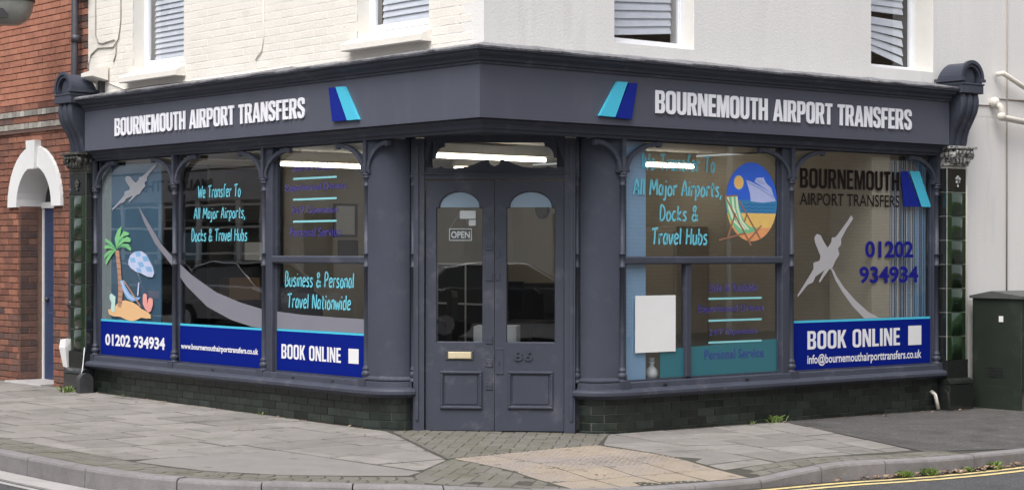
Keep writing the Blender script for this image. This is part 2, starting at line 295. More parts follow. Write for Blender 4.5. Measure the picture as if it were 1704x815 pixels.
BLK = {
 'B': (.51, [[(0,0),(.34,0),(.44,.03),(.5,.13),(.51,.25),(.50,.40),(.42,.51),(.49,.60),(.5,.73),(.49,.87),(.43,.97),(.33,1),(0,1)], [(.17,.15),(.17,.44),(.29,.44),(.33,.40),(.33,.19),(.29,.15)], [(.17,.57),(.17,.85),(.29,.85),(.33,.81),(.33,.61),(.29,.57)]]),
 'O': (.53, [_rr(0,-.01,.53,1.01,.2), _rr(.17,.14,.36,.86,.09)]),
 'U': (.52, [[(0,1),(0,.2),(.06,.05),(.18,-.01),(.34,-.01),(.46,.05),(.52,.2),(.52,1),(.35,1),(.35,.2),(.31,.14),(.21,.14),(.17,.2),(.17,1)]]),
 'R': (.53, [[(0,0),(.17,0),(.17,.40),(.23,.40),(.34,0),(.53,0),(.41,.43),(.49,.51),(.51,.62),(.51,.82),(.46,.95),(.35,1),(0,1)], [(.17,.54),(.17,.86),(.30,.86),(.34,.82),(.34,.58),(.30,.54)]]),
 'N': (.53, [[(0,0),(.15,0),(.15,.60),(.35,0),(.53,0),(.53,1),(.38,1),(.38,.42),(.19,1),(0,1)]]),
 'E': (.42, [[(0,0),(.42,0),(.42,.15),(.17,.15),(.17,.43),(.38,.43),(.38,.58),(.17,.58),(.17,.85),(.41,.85),(.41,1),(0,1)]]),
 'F': (.41, [[(0,0),(.17,0),(.17,.42),(.37,.42),(.37,.57),(.17,.57),(.17,.85),(.41,.85),(.41,1),(0,1)]]),
 'M': (.69, [[(0,0),(.15,0),(.15,.64),(.275,0),(.415,0),(.54,.64),(.54,0),(.69,0),(.69,1),(.47,1),(.345,.42),(.22,1),(0,1)]]),
 'T': (.45, [[(.14,0),(.31,0),(.31,.85),(.45,.85),(.45,1),(0,1),(0,.85),(.14,.85)]]),
 'H': (.52, [[(0,0),(.17,0),(.17,.42),(.35,.42),(.35,0),(.52,0),(.52,1),(.35,1),(.35,.58),(.17,.58),(.17,1),(0,1)]]),
 'A': (.56, [[(0,0),(.16,0),(.19,.2),(.37,.2),(.40,0),(.56,0),(.38,1),(.18,1)], [(.215,.35),(.28,.76),(.345,.35)]]),
 'I': (.17, [[(0,0),(.17,0),(.17,1),(0,1)]]),
 'P': (.50, [[(0,0),(.17,0),(.17,.38),(.34,.38),(.45,.43),(.5,.55),(.5,.82),(.45,.95),(.34,1),(0,1)], [(.17,.53),(.17,.86),(.29,.86),(.33,.81),(.33,.58),(.29,.53)]]),
 'S': (.50, [[(0,.32),(0,.15),(.06,.04),(.18,-.01),(.32,-.01),(.44,.04),(.5,.16),(.5,.36),(.44,.47),(.2,.64),(.17,.7),(.17,.8),(.21,.86),(.29,.86),(.33,.8),(.33,.68),(.5,.68),(.5,.85),(.44,.96),(.32,1.01),(.18,1.01),(.06,.96),(0,.84),(0,.66),(.06,.54),(.3,.37),(.33,.31),(.33,.2),(.29,.14),(.21,.14),(.17,.2),(.17,.32)]]),
 'K': (.53, [[(0,0),(.17,0),(.17,.30),(.21,.40),(.35,0),(.53,0),(.32,.56),(.52,1),(.34,1),(.17,.62),(.17,1),(0,1)]]),
 'L': (.41, [[(0,0),(.41,0),(.41,.15),(.17,.15),(.17,1),(0,1)]]),
 ' ': (.22, []),
}
def block_glyph(ch, x, z0, sx, sz, y, depth):
    cu = bpy.data.curves.new('g', 'CURVE'); cu.dimensions = '2D'; cu.fill_mode = 'BOTH' if depth else 'FRONT'; cu.extrude = .5 if depth else 0
    for lp in BLK[ch][1]:
        sp = cu.splines.new('POLY'); sp.points.add(len(lp)-1); sp.use_cyclic_u = True
        for p, q in zip(sp.points, lp): p.co = (q[0], q[1], 0, 1)
    o = bpy.data.objects.new('g', cu); C.objects.link(o); bpy.context.view_layer.update()
    me = bpy.data.meshes.new_from_object(o.evaluated_get(bpy.context.evaluated_depsgraph_get()))
    vs = [(x+v.co.x*sx, y-(v.co.z+.5)*depth, z0+v.co.y*sz) for v in me.vertices]; fs = [tuple(p.vertices) for p in me.polygons]
    bpy.data.objects.remove(o); bpy.data.curves.remove(cu); bpy.data.meshes.remove(me)
    return MB().add(vs, fs)
def block_layout(s, x0, x1, gap=.075):
    tot = sum(BLK[c][0] for c in s)+gap*(len(s)-1); k = (x1-x0)/tot; x = x0; out = []
    for c in s:
        if c != ' ': out.append((c, x, k))
        x += (BLK[c][0]+gap)*k
    return out
# narrow brush lettering drawn as strokes (unit height 1, descender -0.3)
G = {
 'W': (.62, [[(0,1),(.13,0),(.3,.75),(.44,0),(.62,1)]]), 'e': (.36, [[(.03,.32),(.33,.42),(.28,.62),(.12,.62),(.02,.35),(.1,.03),(.34,.1)]]),
 'T': (.48, [[(0,.93),(.48,1)],[(.25,.95),(.22,0)]]), 'r': (.28, [[(.04,.65),(.04,0)],[(.04,.4),(.16,.62),(.3,.6)]]),
 'a': (.36, [[(.3,.58),(.14,.64),(.02,.34),(.1,.02),(.3,.2)],[(.31,.66),(.31,0)]]), 'n': (.36, [[(.03,.65),(.03,0)],[(.03,.4),(.2,.65),(.31,.5),(.31,0)]]),
 's': (.32, [[(.3,.58),(.12,.62),(.05,.45),(.27,.22),(.2,.02),(0,.06)]]), 'f': (.3, [[(.32,1),(.14,.95),(.1,0)],[(0,.55),(.27,.6)]]),
 'o': (.36, [[(.18,.64),(.03,.4),(.08,.03),(.26,.03),(.34,.35),(.18,.64)]]), 'A': (.44, [[(0,0),(.22,1),(.42,0)],[(.08,.35),(.38,.38)]]),
 'l': (.12, [[(.06,1.02),(.05,0)]]), 'M': (.6, [[(0,0),(.08,1),(.28,.35),(.5,1),(.58,0)]]), 'j': (.18, [[(.12,.62),(.1,-.22),(-.06,-.28)],[(.12,.86),(.13,.93)]]),
 'i': (.12, [[(.06,.62),(.05,0)],[(.06,.84),(.08,.92)]]), 'p': (.36, [[(.04,.65),(.04,-.3)],[(.04,.5),(.2,.65),(.33,.42),(.2,.02),(.05,.1)]]),
 't': (.3, [[(.14,.92),(.13,.1),(.27,.03)],[(0,.6),(.3,.65)]]), ',': (.14, [[(.08,.08),(.02,-.2)]]),
 'D': (.44, [[(.05,0),(.05,1),(.3,.9),(.4,.5),(.3,.08),(.03,0)]]), 'c': (.32, [[(.3,.58),(.12,.62),(.02,.3),(.1,.02),(.3,.08)]]),
 'k': (.36, [[(.04,1),(.04,0)],[(.3,.62),(.06,.3),(.34,0)]]), '&': (.5, [[(.5,0),(.1,.75),(.18,1),(.32,.85),(.06,.3),(.1,.03),(.3,.05),(.46,.42)]]),
 'v': (.34, [[(0,.63),(.14,0),(.33,.65)]]), 'H': (.46, [[(.04,1),(.03,0)],[(.42,1),(.4,0)],[(.04,.5),(.42,.56)]]), 'u': (.36, [[(.03,.63),(.05,.1),(.18,.02),(.3,.2)],[(.31,.63),(.32,0)]]),
 'b': (.36, [[(.04,1),(.04,.02)],[(.04,.45),(.2,.62),(.33,.35),(.22,.02),(.04,.05)]]), 'B': (.42, [[(.05,0),(.05,1),(.3,.95),(.28,.6),(.07,.53),(.35,.45),(.36,.1),(.03,0)]]),
 'P': (.42, [[(.05,0),(.05,1),(.33,.95),(.34,.6),(.06,.48)]]), 'N': (.48, [[(.03,0),(.05,1),(.4,0),(.44,1)]]), 'w': (.5, [[(0,.62),(.1,0),(.24,.5),(.36,0),(.5,.65)]]),
 'd': (.36, [[(.3,.55),(.12,.62),(.02,.3),(.1,.02),(.3,.15)],[(.32,1),(.32,0)]]), ' ': (.24, []),
}
def brush(s, x0, x1, z0, z1, y, desc=False, w=.135):
    pen = 0; strokes = []
    for ch in s:
        a, st = G[ch]
        for t in st: strokes.append([(pen+p[0]+.06*p[1], p[1]) for p in t])
        pen += a+.10
    lo = -.28 if desc else 0.0; wd_ = []; cw = 0; wi = []
    for ch in s:
        if ch == ' ': cw += 1
        wi += [cw]*len(G[ch][1])
    sx = (x1-x0)/(pen-.1); sz = (z1-z0)/(1-lo); mbs = [MB() for _ in range(cw+1)]
    for t, w_i in zip(strokes, wi):
        mb = mbs[w_i]
        sp = []                       # subdivide with Catmull-Rom for rounder strokes
        n = len(t)
        for i in range(n-1):
            p0 = Vector(t[max(i-1,0)]); p1 = Vector(t[i]); p2 = Vector(t[i+1]); p3 = Vector(t[min(i+2,n-1)])
            for k in range(4 if n > 2 else 1):
                u = k/4; sp.append(.5*((2*p1)+(p2-p0)*u+(2*p0-5*p1+4*p2-p3)*u*u+(3*p1-p0-3*p2+p3)*u**3))
        sp.append(Vector(t[-1]))
        mb.ribbon([(x0+q.x*sx, z0+(q.y-lo)*sz) for q in sp], w*(z1-z0)*(.8 if desc else 1), y)
    return mbs

# ------------------------------------------------------------------ ground level
K = [(-14,-3.3,.02),(-1.98,-3.3,.02),(-.41,-3.31,.02),(.1,-3.27,.018),(.5,-3.16,.015),(.85,-2.97,.01),(1.2,-2.7,.008),(1.5,-2.38,0),(1.75,-2.04,-.005),(1.98,-1.7,-.03),(2.2,-1.32,-.055),(2.4,-.85,-.07),(2.53,-.4,-.07),(2.58,0,-.07),(2.62,.41,-.07),(2.64,.72,-.04),(2.68,1.04,-.01),(2.72,1.25,0),(2.81,1.6,0),(2.88,2.0,-.01),(2.92,2.4,-.012),(2.93,3.4,-.02),(2.95,16,-.03)]
KP = [Vector((a,b)) for a,b,c in K]
def kern(x, y):
    best = (1e9, 0)
    for i in range(len(K)-1):
        a, b = KP[i], KP[i+1]; d = b-a; t = max(0, min(1, (Vector((x,y))-a).dot(d)/d.length_squared)); q = a+d*t
        r = math.hypot(x-q.x, y-q.y)
        if r < best[0]: best = (r, K[i][2]*(1-t)+K[i+1][2]*t)
    return best
def gz(x, y):
    b = max(-.035, min(.035, -.005*x*(1 if x < 0 else 0)-.006*max(y,0)))
    r, kz = kern(x, y); t = min(1, r/1.1); t = t*t*(3-2*t)
    return kz*(1-t)+b*t
arc = [0]
for i in range(1, len(K)): arc.append(arc[-1]+(KP[i]-KP[i-1]).length)
def kat(s, off=0):     # point at arc length s, offset towards the building
    i = max(0, min(len(K)-2, next((j for j in range(len(arc)-1) if arc[j+1] >= s), len(K)-2)))
    t = (s-arc[i])/(arc[i+1]-arc[i]); p = KP[i].lerp(KP[i+1], t)
    def nrm(j):
        d = (KP[min(j+1,len(K)-1)]-KP[max(j-1,0)]).normalized(); return Vector((-d.y, d.x))
    n = nrm(i).lerp(nrm(i+1), t).normalized(); q = p+n*off
    return q.x, q.y, K[i][2]*(1-t)+K[i+1][2]*t
gnd = MB().add([(-600,-600,-.3),(600,-600,-.3),(600,600,-.3),(-600,600,-.3)], [(0,1,2,3)])
tag(obj('ground', gnd, 'ground'), kind='structure')
rd = MB().add([(-80,-80,-.13),(80,-80,-.13),(80,80,-.13),(-80,80,-.13)], [(0,1,2,3)])
tag(obj('road', rd, 'asph'), kind='structure')
pav = bpy.data.objects.new('pavement', None); C.objects.link(pav); tag(pav, kind='structure')
# bedding under the paving: quad strips from kerb line inward
bed = MB()
ss = [i*.3 for i in range(int(arc[-1]/.3)+1)]
rows = [0, .35, .7, 1.1, 1.7, 2.4, 3.2, 4.2]
grid = []
for s_ in ss:
    x, y, z = kat(s_, 0)
    tx, ty = (x, .6) if s_ < arc[3] else ((-.6, y) if s_ > arc[16] else (-.6, .6))
    grid.append([(x+(tx-x)*u/8, y+(ty-y)*u/8, gz(x+(tx-x)*u/8, y+(ty-y)*u/8)-.0035) for u in range(9)])
for a in range(len(grid)-1):
    for u in range(8): bed.add([grid[a][u], grid[a+1][u], grid[a+1][u+1], grid[a][u+1]], [(0,1,2,3)])
obj('joint_bed', bed, 'sandj', pav)
def clip(poly, reg):
    out = list(poly)
    for i in range(len(reg)):
        a = reg[i]; b = reg[(i+1)%len(reg)]; inp = out; out = []
        if not inp: return []
        def side(p): return (b[0]-a[0])*(p[1]-a[1])-(b[1]-a[1])*(p[0]-a[0])
        for j in range(len(inp)):
            p, q = inp[j], inp[(j+1)%len(inp)]; sp, sq = side(p), side(q)
            if sp >= 0: out.append(p)
            if (sp >= 0) != (sq >= 0):
                t = sp/(sp-sq); out.append((p[0]+(q[0]-p[0])*t, p[1]+(q[1]-p[1])*t))
    return out
def area(p): return .5*sum(p[i][0]*p[(i+1)%len(p)][1]-p[(i+1)%len(p)][0]*p[i][1] for i in range(len(p)))
def shrink(p, g):
    cx = sum(a for a,b in p)/len(p); cy = sum(b for a,b in p)/len(p); out = []
    for a, b in p:
        d = math.hypot(a-cx, b-cy); k = max(.2, 1-g/max(d, .01)); out.append((cx+(a-cx)*k, cy+(b-cy)*k))
    return out
def piece(mb, poly, dz=0, t=.03):
    top = [gz(x,y)+dz for x,y in poly]; n = len(poly)
    ins = shrink(poly, .006)
    vs = [(x,y,z-t) for (x,y),z in zip(poly,top)]+[(x,y,z-.0025) for (x,y),z in zip(poly,top)]+[(x,y,z) for (x,y),z in zip(ins,top)]
    mb.add(vs, [(i,(i+1)%n,n+(i+1)%n,n+i) for i in range(n)]+[(n+i,n+(i+1)%n,2*n+(i+1)%n,2*n+i) for i in range(n)]+[tuple(2*n+i for i in range(n))])
slabs = []; pavers = []
def addslab(poly, reg=None, g=.019, lst=None, tilt=True):
    p = clip(poly, reg) if reg else poly
    if len(p) < 3 or abs(area(p)) < .004: return
    (slabs if lst is None else lst).append((shrink(p, g), random.uniform(-.0015, .003)))
RA = [(-10.2,-2.93),(-.55,-2.93),(.3,-2.8),(.88,-2.45),(1.15,-2.1),(1.38,-1.75),(.78,-.97),(-1.28,-.02),(-10.2,-.02)]
PATCH = [(-.78,-1.60),(1.27,-1.56),(1.38,-1.75),(1.15,-2.1),(.88,-2.45),(.3,-2.8),(-.5,-2.92),(-.85,-2.35)]
PATCH = PATCH[::-1] if area(PATCH) < 0 else PATCH
x = -10.2
while x < 1.2:
    w = random.choice([.45, .45, .6]); y = -3.1-random.uniform(0, .6)
    while y < 0:
        l = random.choice([.45, .6, .6, .75]); sk = .03
        q = [(x+sk*y, y), (x+w+sk*y, y), (x+w+sk*(y+l), y+l), (x+sk*(y+l), y+l)]
        cxm, cym = x+w/2, y+l/2
        # leave out what the concrete patch covers
        if x+w < -.6: addslab(q, RA)
        else:
            for rg in ([(-12,-9),(-.6,-9),(-.6,1),(-12,1)], [(-.6,-1.59),(2,-1.53),(2,1),(-.6,1)]):
                q2 = clip(q, rg)
                if len(q2) > 2: addslab(q2, RA)
        y += l
    x += w
for i, (p, d) in enumerate(slabs):
    mb = MB(); piece(mb, p, d); o = obj('paving_slab', mb, 'slab', pav)
mb = MB(); piece(mb, shrink(clip(PATCH, [(-.6,-4),(2,-4),(2,0),(-.6,0)]), .02), .0); obj('concrete_patch', mb, 'patch', pav)
# right-hand slabs, a fan of courses running from the wall to the kerb
RG = [(.66,.73),(2.32,.47),(2.36,1.0),(2.49,1.7),(2.60,2.44),(.02,3.62),(.02,1.38)]
slabs2 = []
wallp = [(-.9,.98),(-.55,1.55),(-.25,2.12),(.0,2.65),(.0,3.14),(.0,3.64)]; kerbp = [(2.8,.40),(2.8,.88),(2.8,1.28),(2.8,1.66),(2.8,2.0),(2.8,2.3)]
for k in range(5):
    a0, a1 = Vector(wallp[k]), Vector(wallp[k+1]); b0, b1 = Vector(kerbp[k]), Vector(kerbp[k+1]); n = 5; offs = .1*(k % 2)
    cuts = [0]+[min(1, max(0, (j+offs*5)/n)) for j in range(1, n)]+[1]
    for j in range(n):
        u, v = cuts[j], cuts[j+1]
        addslab([tuple(a0.lerp(b0,u)), tuple(a0.lerp(b0,v)), tuple(a1.lerp(b1,v)), tuple(a1.lerp(b1,u))], RG, lst=slabs2)
for p, d in slabs2: mb = MB(); piece(mb, p, d); obj('paving_slab', mb, 'slab', pav)
# tactile slabs with rows of low studs
T00, T10, T11, T01 = Vector((.72,-.87)), Vector((2.36,-1.06)), Vector((2.60,.41)), Vector((.64,.68))
def tp(u, v): return T00.lerp(T10,u).lerp(T01.lerp(T11,u), v)
for i in range(5):
    for j in range(4):
        u0, u1, v0, v1 = i/5, (i+1)/5, j/4, (j+1)/4
        mb = MB(); p = shrink([tuple(tp(u0,v0)), tuple(tp(u1,v0)), tuple(tp(u1,v1)), tuple(tp(u0,v1))], .010); dz = random.uniform(-.002,.002)
        piece(mb, p, dz)
        for a in range(6):
            for b in range(6):
                q = tp(u0+(u1-u0)*(a+.5)/6, v0+(v1-v0)*(b+.5)/6); z = gz(q.x,q.y)+dz; r = .0125
                vs = [(q.x+r*math.cos(t*1.0472), q.y+r*math.sin(t*1.0472), z-.001) for t in range(6)]+[(q.x+r*.6*math.cos(t*1.0472), q.y+r*.6*math.sin(t*1.0472), z+.0045) for t in range(6)]
                mb.add(vs, [(t,(t+1)%6,6+(t+1)%6,6+t) for t in range(6)]+[(6,7,8,9,10,11)], True)
        obj('tactile_slab', mb, 'tact', pav)
# herringbone blocks by the door and beside the tactile slabs
RB = [(-1.28,-.03),(-.4,-.6),(.70,-.89),(.62,.70),(.68,.76),(.04,1.33),(-.1,1.5),(-.5,1.1),(-1.25,.3)]
RBa = [(-1.25,.0),(.71,-.90),(.63,.71),(-.05,1.47),(-.5,1.1),(-1.25,.3)]
RC = [(.80,-.98),(1.40,-1.74),(1.72,-1.90),(1.96,-1.70),(2.18,-1.31),(2.33,-1.08),(.76,-.90)]
RC = RC if area(RC) > 0 else RC[::-1]
def herring(reg, ang):
    ca, sa = math.cos(ang), math.sin(ang); bw = .105
    for i in range(-30, 30):
        for j in range(-30, 30):
            for (x0,y0,w,h) in (((i*4-0)*0,0,0,0),):
                pass
            if (i-j) % 4 == 0: r_ = (i*bw, j*bw, 2*bw, bw)
            elif (i-j) % 4 == 3: r_ = (i*bw, j*bw, bw, 2*bw)
            else: continue
            q = [(r_[0],r_[1]),(r_[0]+r_[2],r_[1]),(r_[0]+r_[2],r_[1]+r_[3]),(r_[0],r_[1]+r_[3])]
            q = [(a*ca-b*sa+.4, a*sa+b*ca-.3) for a,b in q]
            addslab(q, reg, .006, pavers)
herring(RBa, R(45)); herring(RC, R(38))
# zigzag blocks along the kerb
def zig(s0, s1, rows_):
    s_ = s0; p_ = .135
    while s_ < s1:
        for (o0, o1, sh) in rows_:
            def pt(s, o): a = kat(s, o); return (a[0], a[1])
            z_ = .022; om = (o0+o1)/2; a = s_+sh
            q = [pt(a,o0), pt(a+p_,o0), pt(a+p_+z_,om), pt(a+p_,o1), pt(a,o1), pt(a+z_,om)]
            pavers.append((shrink(q, .009), random.uniform(-.001,.003)))
        s_ += p_
sA = arc[0]+3.9
zig(sA, arc[8]-.02, [(.012,.19,0),(.19,.37,.07)])
zig(arc[14]+.1, arc[20]+.05, [(.012,.16,0),(.16,.31,.07)])
pavers.sort(key=lambda q: (q[0][0][0]-12.08)**2+(q[0][0][1]+9.7)**2)
for p, d in pavers[:300]: mb = MB(); piece(mb, p, d); obj('block_paver', mb, 'paver', pav)
if len(pavers) > 300:
    mb = MB()
    for p, d in pavers[300:]: piece(mb, p, d)
    tag(obj('distant_block_pavers', mb, 'paver', pav), kind='stuff')
# asphalt footway on the right
fw = MB(); q = []
for i in range(15):
    t = i/14; y1 = 3.63+t*9; x0 = .0
    row = []
    for j in range(8):
        u = j/7; xe = (2.60 if i == 0 else 2.93); ye = (2.42 if i == 0 else 2.55+t*10.1)
        xx = x0+(xe-x0)*u; yy = y1+(ye-y1)*u; row.append((xx, yy, gz(xx,yy)+.001))
    q.append(row)
for i in range(14):
    for j in range(7): fw.add([q[i][j], q[i][j+1], q[i+1][j+1], q[i+1][j]], [(0,1,2,3)])
tag(obj('asphalt_footway', fw, 'asphp'), kind='structure')
# kerb stones
cuts = []; s_ = sA-.3
while s_ < arc[-2]+.6: cuts.append(s_); s_ += .92 if (s_ < arc[4] or s_ > arc[17]) else .60
kprof = [(.002,-.2),(.002,0),(.012,.003),(.1,.003),(.118,-.004),(.126,-.02),(.13,-.2)]
for a, b in zip(cuts[:-1], cuts[1:]):
    pts = []; n = 5
    for i in range(n+1):
        s = a+.005+(b-a-.01)*i/n; pts.append(kat(s, 0))
    mb = MB(); vs = []; k = len(kprof)
    dz = random.uniform(-.003,.003)
    for i, (x, y, z) in enumerate(pts):
        x2, y2, _ = kat(a+.005+(b-a-.01)*i/n, -1); nx, ny = x2-x, y2-y
        for o, h in kprof: vs.append((x+nx*o, y+ny*o, (z+h+dz) if h > -.1 else -.2))
    mb.add(vs, [(i*k+j, i*k+j+1, (i+1)*k+j+1, (i+1)*k+j) for i in range(n) for j in range(k-1)]+[tuple(range(k)), tuple(n*k+j for j in range(k))[::-1]])
    obj('kerb_stone', mb, 'kerb', pav)
# channel slabs in the road on the left, dirt strip on the right, yellow lines
chn = bpy.data.objects.new('gutter', None); C.objects.link(chn); tag(chn, kind='structure')
s_ = sA-.3
while s_ < arc[9]:
    e = s_+.6; q = [kat(s_+.004,-.14)[:2], kat(s_+.004,-.36)[:2], kat(e-.004,-.36)[:2], kat(e-.004,-.14)[:2]]
    obj('channel_slab', MB().prism_z(q, -.16, -.118), 'chan', chn); s_ = e
def strip(s0, s1, o0, o1, z, n=40):
    a = [(*kat(s0+(s1-s0)*i/n, o0)[:2], z) for i in range(n+1)]; b = [(*kat(s0+(s1-s0)*i/n, o1)[:2], z) for i in range(n+1)]
    return MB().quadstrip(b, a)
obj('gutter_dirt', strip(arc[13], arc[-1]-1, -.131, -.2, -.126), 'soil', chn)
ylm = bpy.data.objects.new('yellow_road_lines', None); C.objects.link(ylm); tag(ylm, kind='structure')
obj('painted_line', strip(arc[12], arc[-1]-1, -.21, -.27, -.1255), 'yellow', ylm)
obj('painted_line', strip(arc[12], arc[-1]-1, -.345, -.41, -.1255), 'yellow', ylm)
obj('edge_line', strip(sA-.4, arc[8], -.40, -.455, -.1255), 'chan', ylm)

# ------------------------------------------------------------------ corner building
B = thing('corner_building', 'corner shop building with cream upper walls over a dark slate painted shopfront', 'building')
def BP(name, mb, m, fr='L', parent=None):      # building part from facade coordinates
    mb.v = [(*w2(fr, x, y), z) for x, y, z in mb.v]
    return obj(name, mb, m, parent or B)
FH = 7.2
def wall_with_holes(x0, x1, z0, z1, holes, y0, y1):
    mb = MB(); xs = sorted({x0, x1}|{h[0] for h in holes}|{h[1] for h in holes})
    for a, b in zip(xs[:-1], xs[1:]):
        hs_ = sorted([h for h in holes if h[0] <= a+1e-6 and h[1] >= b-1e-6], key=lambda h: h[2]); z = z0
        for h in hs_: mb.box(a, b, y0, y1, z, h[2]); z = h[3]
        mb.box(a, b, y0, y1, z, z1)
    return mb
HL = [(-6.03,-4.95,3.42,5.1),(-1.87,-.80,3.42,5.1)]
HR = [(1.515,2.50,3.40,5.1),(4.975,5.955,3.41,5.1)]
bw_ = BP('painted_brick_wall', wall_with_holes(-7.05, -.37, 3.0, FH, HL, .053, .33), 'cream')
BP('painted_brick_wall', MB().box(-7.05,-6.9,.06,6,0,3.0), 'cream')
rw = BP('rendered_wall', wall_with_holes(.053, 12, 3.0, FH, HR, .05, .36), 'render', 'R')
BP('rendered_wall', MB().box(6.33, 12, .052, .36, -.1, 3.0), 'render', 'R')
BP('roof', MB().prism_z([(-7.05,0),(0,0),(0,12),(-7.05,12)], FH, FH+.2), 'roof')
BP('back_wall', MB().box(-7.04,-6.9,.34,12,3.0,FH).box(-6.9,-.4,11.8,12,-.1,FH), 'cream')
# painted bricks of the upper left wall, only where the photograph shows them
pb = {}
row = 0; z = 3.255
bl, bh, jt = .215, .065, .01
pbl = []
while z < 4.45:
    x = -7.05+(.112 if row % 2 else 0)+.0
    while x < -.38:
        x1 = min(x+bl, -.06); ztop = 3.64+(-x)/7.05*.75
        if z < ztop+.05 and not any(h[0]-.002 < x1 and h[1]+.002 > x and h[2]-.1 < z+bh and h[3] > z for h in HL) and x1-x > .08:
            pbl.append((x, x1, z))
        x = x1+jt
    row += 1; z += .075
for h in HL:     # cut bricks beside the openings
    z = 3.255
    while z < 4.45:
        if z+bh > h[2]-.1 and z < 3.64-h[0]/7.05*.75:
            zz = z
            for side in (0, 1):
                xs = [b for b in pbl if abs(b[2]-z) < .001 and (b[1] <= h[0] if side == 0 else b[0] >= h[1])]
                if not xs: continue
                if side == 0:
                    e = max(b[1] for b in xs); a, b_ = e+jt, h[0]
                else: a, b_ = h[1], min(b[0] for b in xs)-jt
                if b_-a > .03: pbl.append((a, b_, z))
        z += .075
BR = {}
def brick_mesh(l, mname, hh=bh, d=.02, bb=.003):
    k = (round(l,3), mname, round(hh,3), d)
    if k not in BR:
        me = MB().bbox(0, l, 0, d, 0, hh, bb).data('brick'); me.materials.append(M[mname]); BR[k] = me
    return BR[k]
pbl.sort(key=lambda b: -b[0])
for i, (x, x1, z) in enumerate(pbl[:300]):
    link('brick', brick_mesh(x1-x, 'cream', bh+.0035, .012, .004), None, bw_, (x, .0508+random.uniform(0,.0016), z))
if len(pbl) > 300:
    mb = MB()
    for x, x1, z in pbl[300:]: mb.bbox(x, x1, .0500, .062, z, z+bh, .004)
    tag(obj('distant_bricks', mb, 'cream', bw_), kind='stuff')
# upper windows
def upper_window(fr, x0, x1, z0, ydeep, sill, blindtype):
    w = BP('upper_window', MB(), None, fr); w.data.materials.clear()
    fx0, fx1 = x0+.0, x1-.0; z1 = 5.1
    yf = ydeep
    f = MB(); t = .045
    for (a,b,c,d) in ((fx0,fx0+t,z0,z1),(fx1-t,fx1,z0,z1),(fx0+t,fx1-t,z0,z0+t),(fx0+t,fx1-t,z1-t,z1)): f.box(a,b,yf,yf+.06,c,d)
    for (a,b,c,d) in ((fx0+t,fx0+t+.018,z0+t,z1-t),(fx1-t-.018,fx1-t,z0+t,z1-t),(fx0+t+.018,fx1-t-.018,z0+t,z0+t+.018)): f.box(a,b,yf+.012,yf+.05,c,d)
    BP('frame', f, 'upvc', fr, w)
    BP('pane', MB().flat([(fx0+t,z0+t),(fx1-t,z0+t),(fx1-t,z1-t),(fx0+t,z1-t)], yf+.03), 'upglass', fr, w)
    sl = MB()
    if sill: sl.prism_x([(-.055,z0-.175),(-.06,z0-.17),(-.06,z0-.118),(-.05,z0-.11),(yf,z0-.004),(yf,z0-.175)], x0-.10, x1+.04); BP('sill', sl, 'cream', fr, w)
    else: sl.bbox(x0+.003, x1-.003, .058, yf, z0-.055, z0-.004, .006); BP('sill', sl, 'reveal', fr, w)
    for a in (x0-.02, x1-.002): BP('reveal', MB().box(a,a+.022,.06,yf+.06,z0,z1), 'reveal', fr, w)
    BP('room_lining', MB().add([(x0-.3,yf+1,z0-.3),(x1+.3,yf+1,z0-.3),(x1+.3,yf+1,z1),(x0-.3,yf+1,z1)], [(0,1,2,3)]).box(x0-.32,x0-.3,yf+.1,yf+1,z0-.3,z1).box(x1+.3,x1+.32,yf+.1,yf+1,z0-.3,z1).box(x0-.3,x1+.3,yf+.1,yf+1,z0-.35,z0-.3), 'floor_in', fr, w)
    k = 0; z = z0+.09; hh_ = .076 if blindtype else .057
    while z < 4.75:
        a0, a1 = fx0+.1, fx1-.1; zl = zr = z; tl = .018
        if blindtype == 'tilt':
            if k < 5: zl = z0+.28+k*.055; zr = z0+.10+k*.095
            else: zl = zr = z0+.28+k*.07-.01
        if blindtype == 'tilt2':
            zl = z0+.10+k*.075; zr = z0+(.17 if k < 2 else .17)+k*.07
        if blindtype == 'tilt' and zl > 4.75: break
        mb = MB(); yb = yf+.075
        mb.add([(a0,yb,zl-.012),(a1,yb,zr-.012),(a1,yb+.018,zr-.012+hh_),(a0,yb+.018,zl-.012+hh_),(a0,yb+.003,zl-.015),(a1,yb+.003,zr-.015),(a1,yb+.021,zr-.014+hh_),(a0,yb+.021,zl-.014+hh_)],
               [(0,1,2,3),(7,6,5,4),(0,4,5,1),(2,6,7,3)])
        BP('slat', mb, 'blind', fr, w); k += 1; z += .058
        if k > 22: break
    return w
upper_window('L', -6.03, -4.95, 3.54, .19, True, '')
upper_window('L', -1.87, -.80, 3.54, .19, True, '')
upper_window('R', 1.515, 2.50, 3.40, .17, False, 'tilt2')
upper_window('R', 4.975, 5.955, 3.41, .28, False, 'tilt')

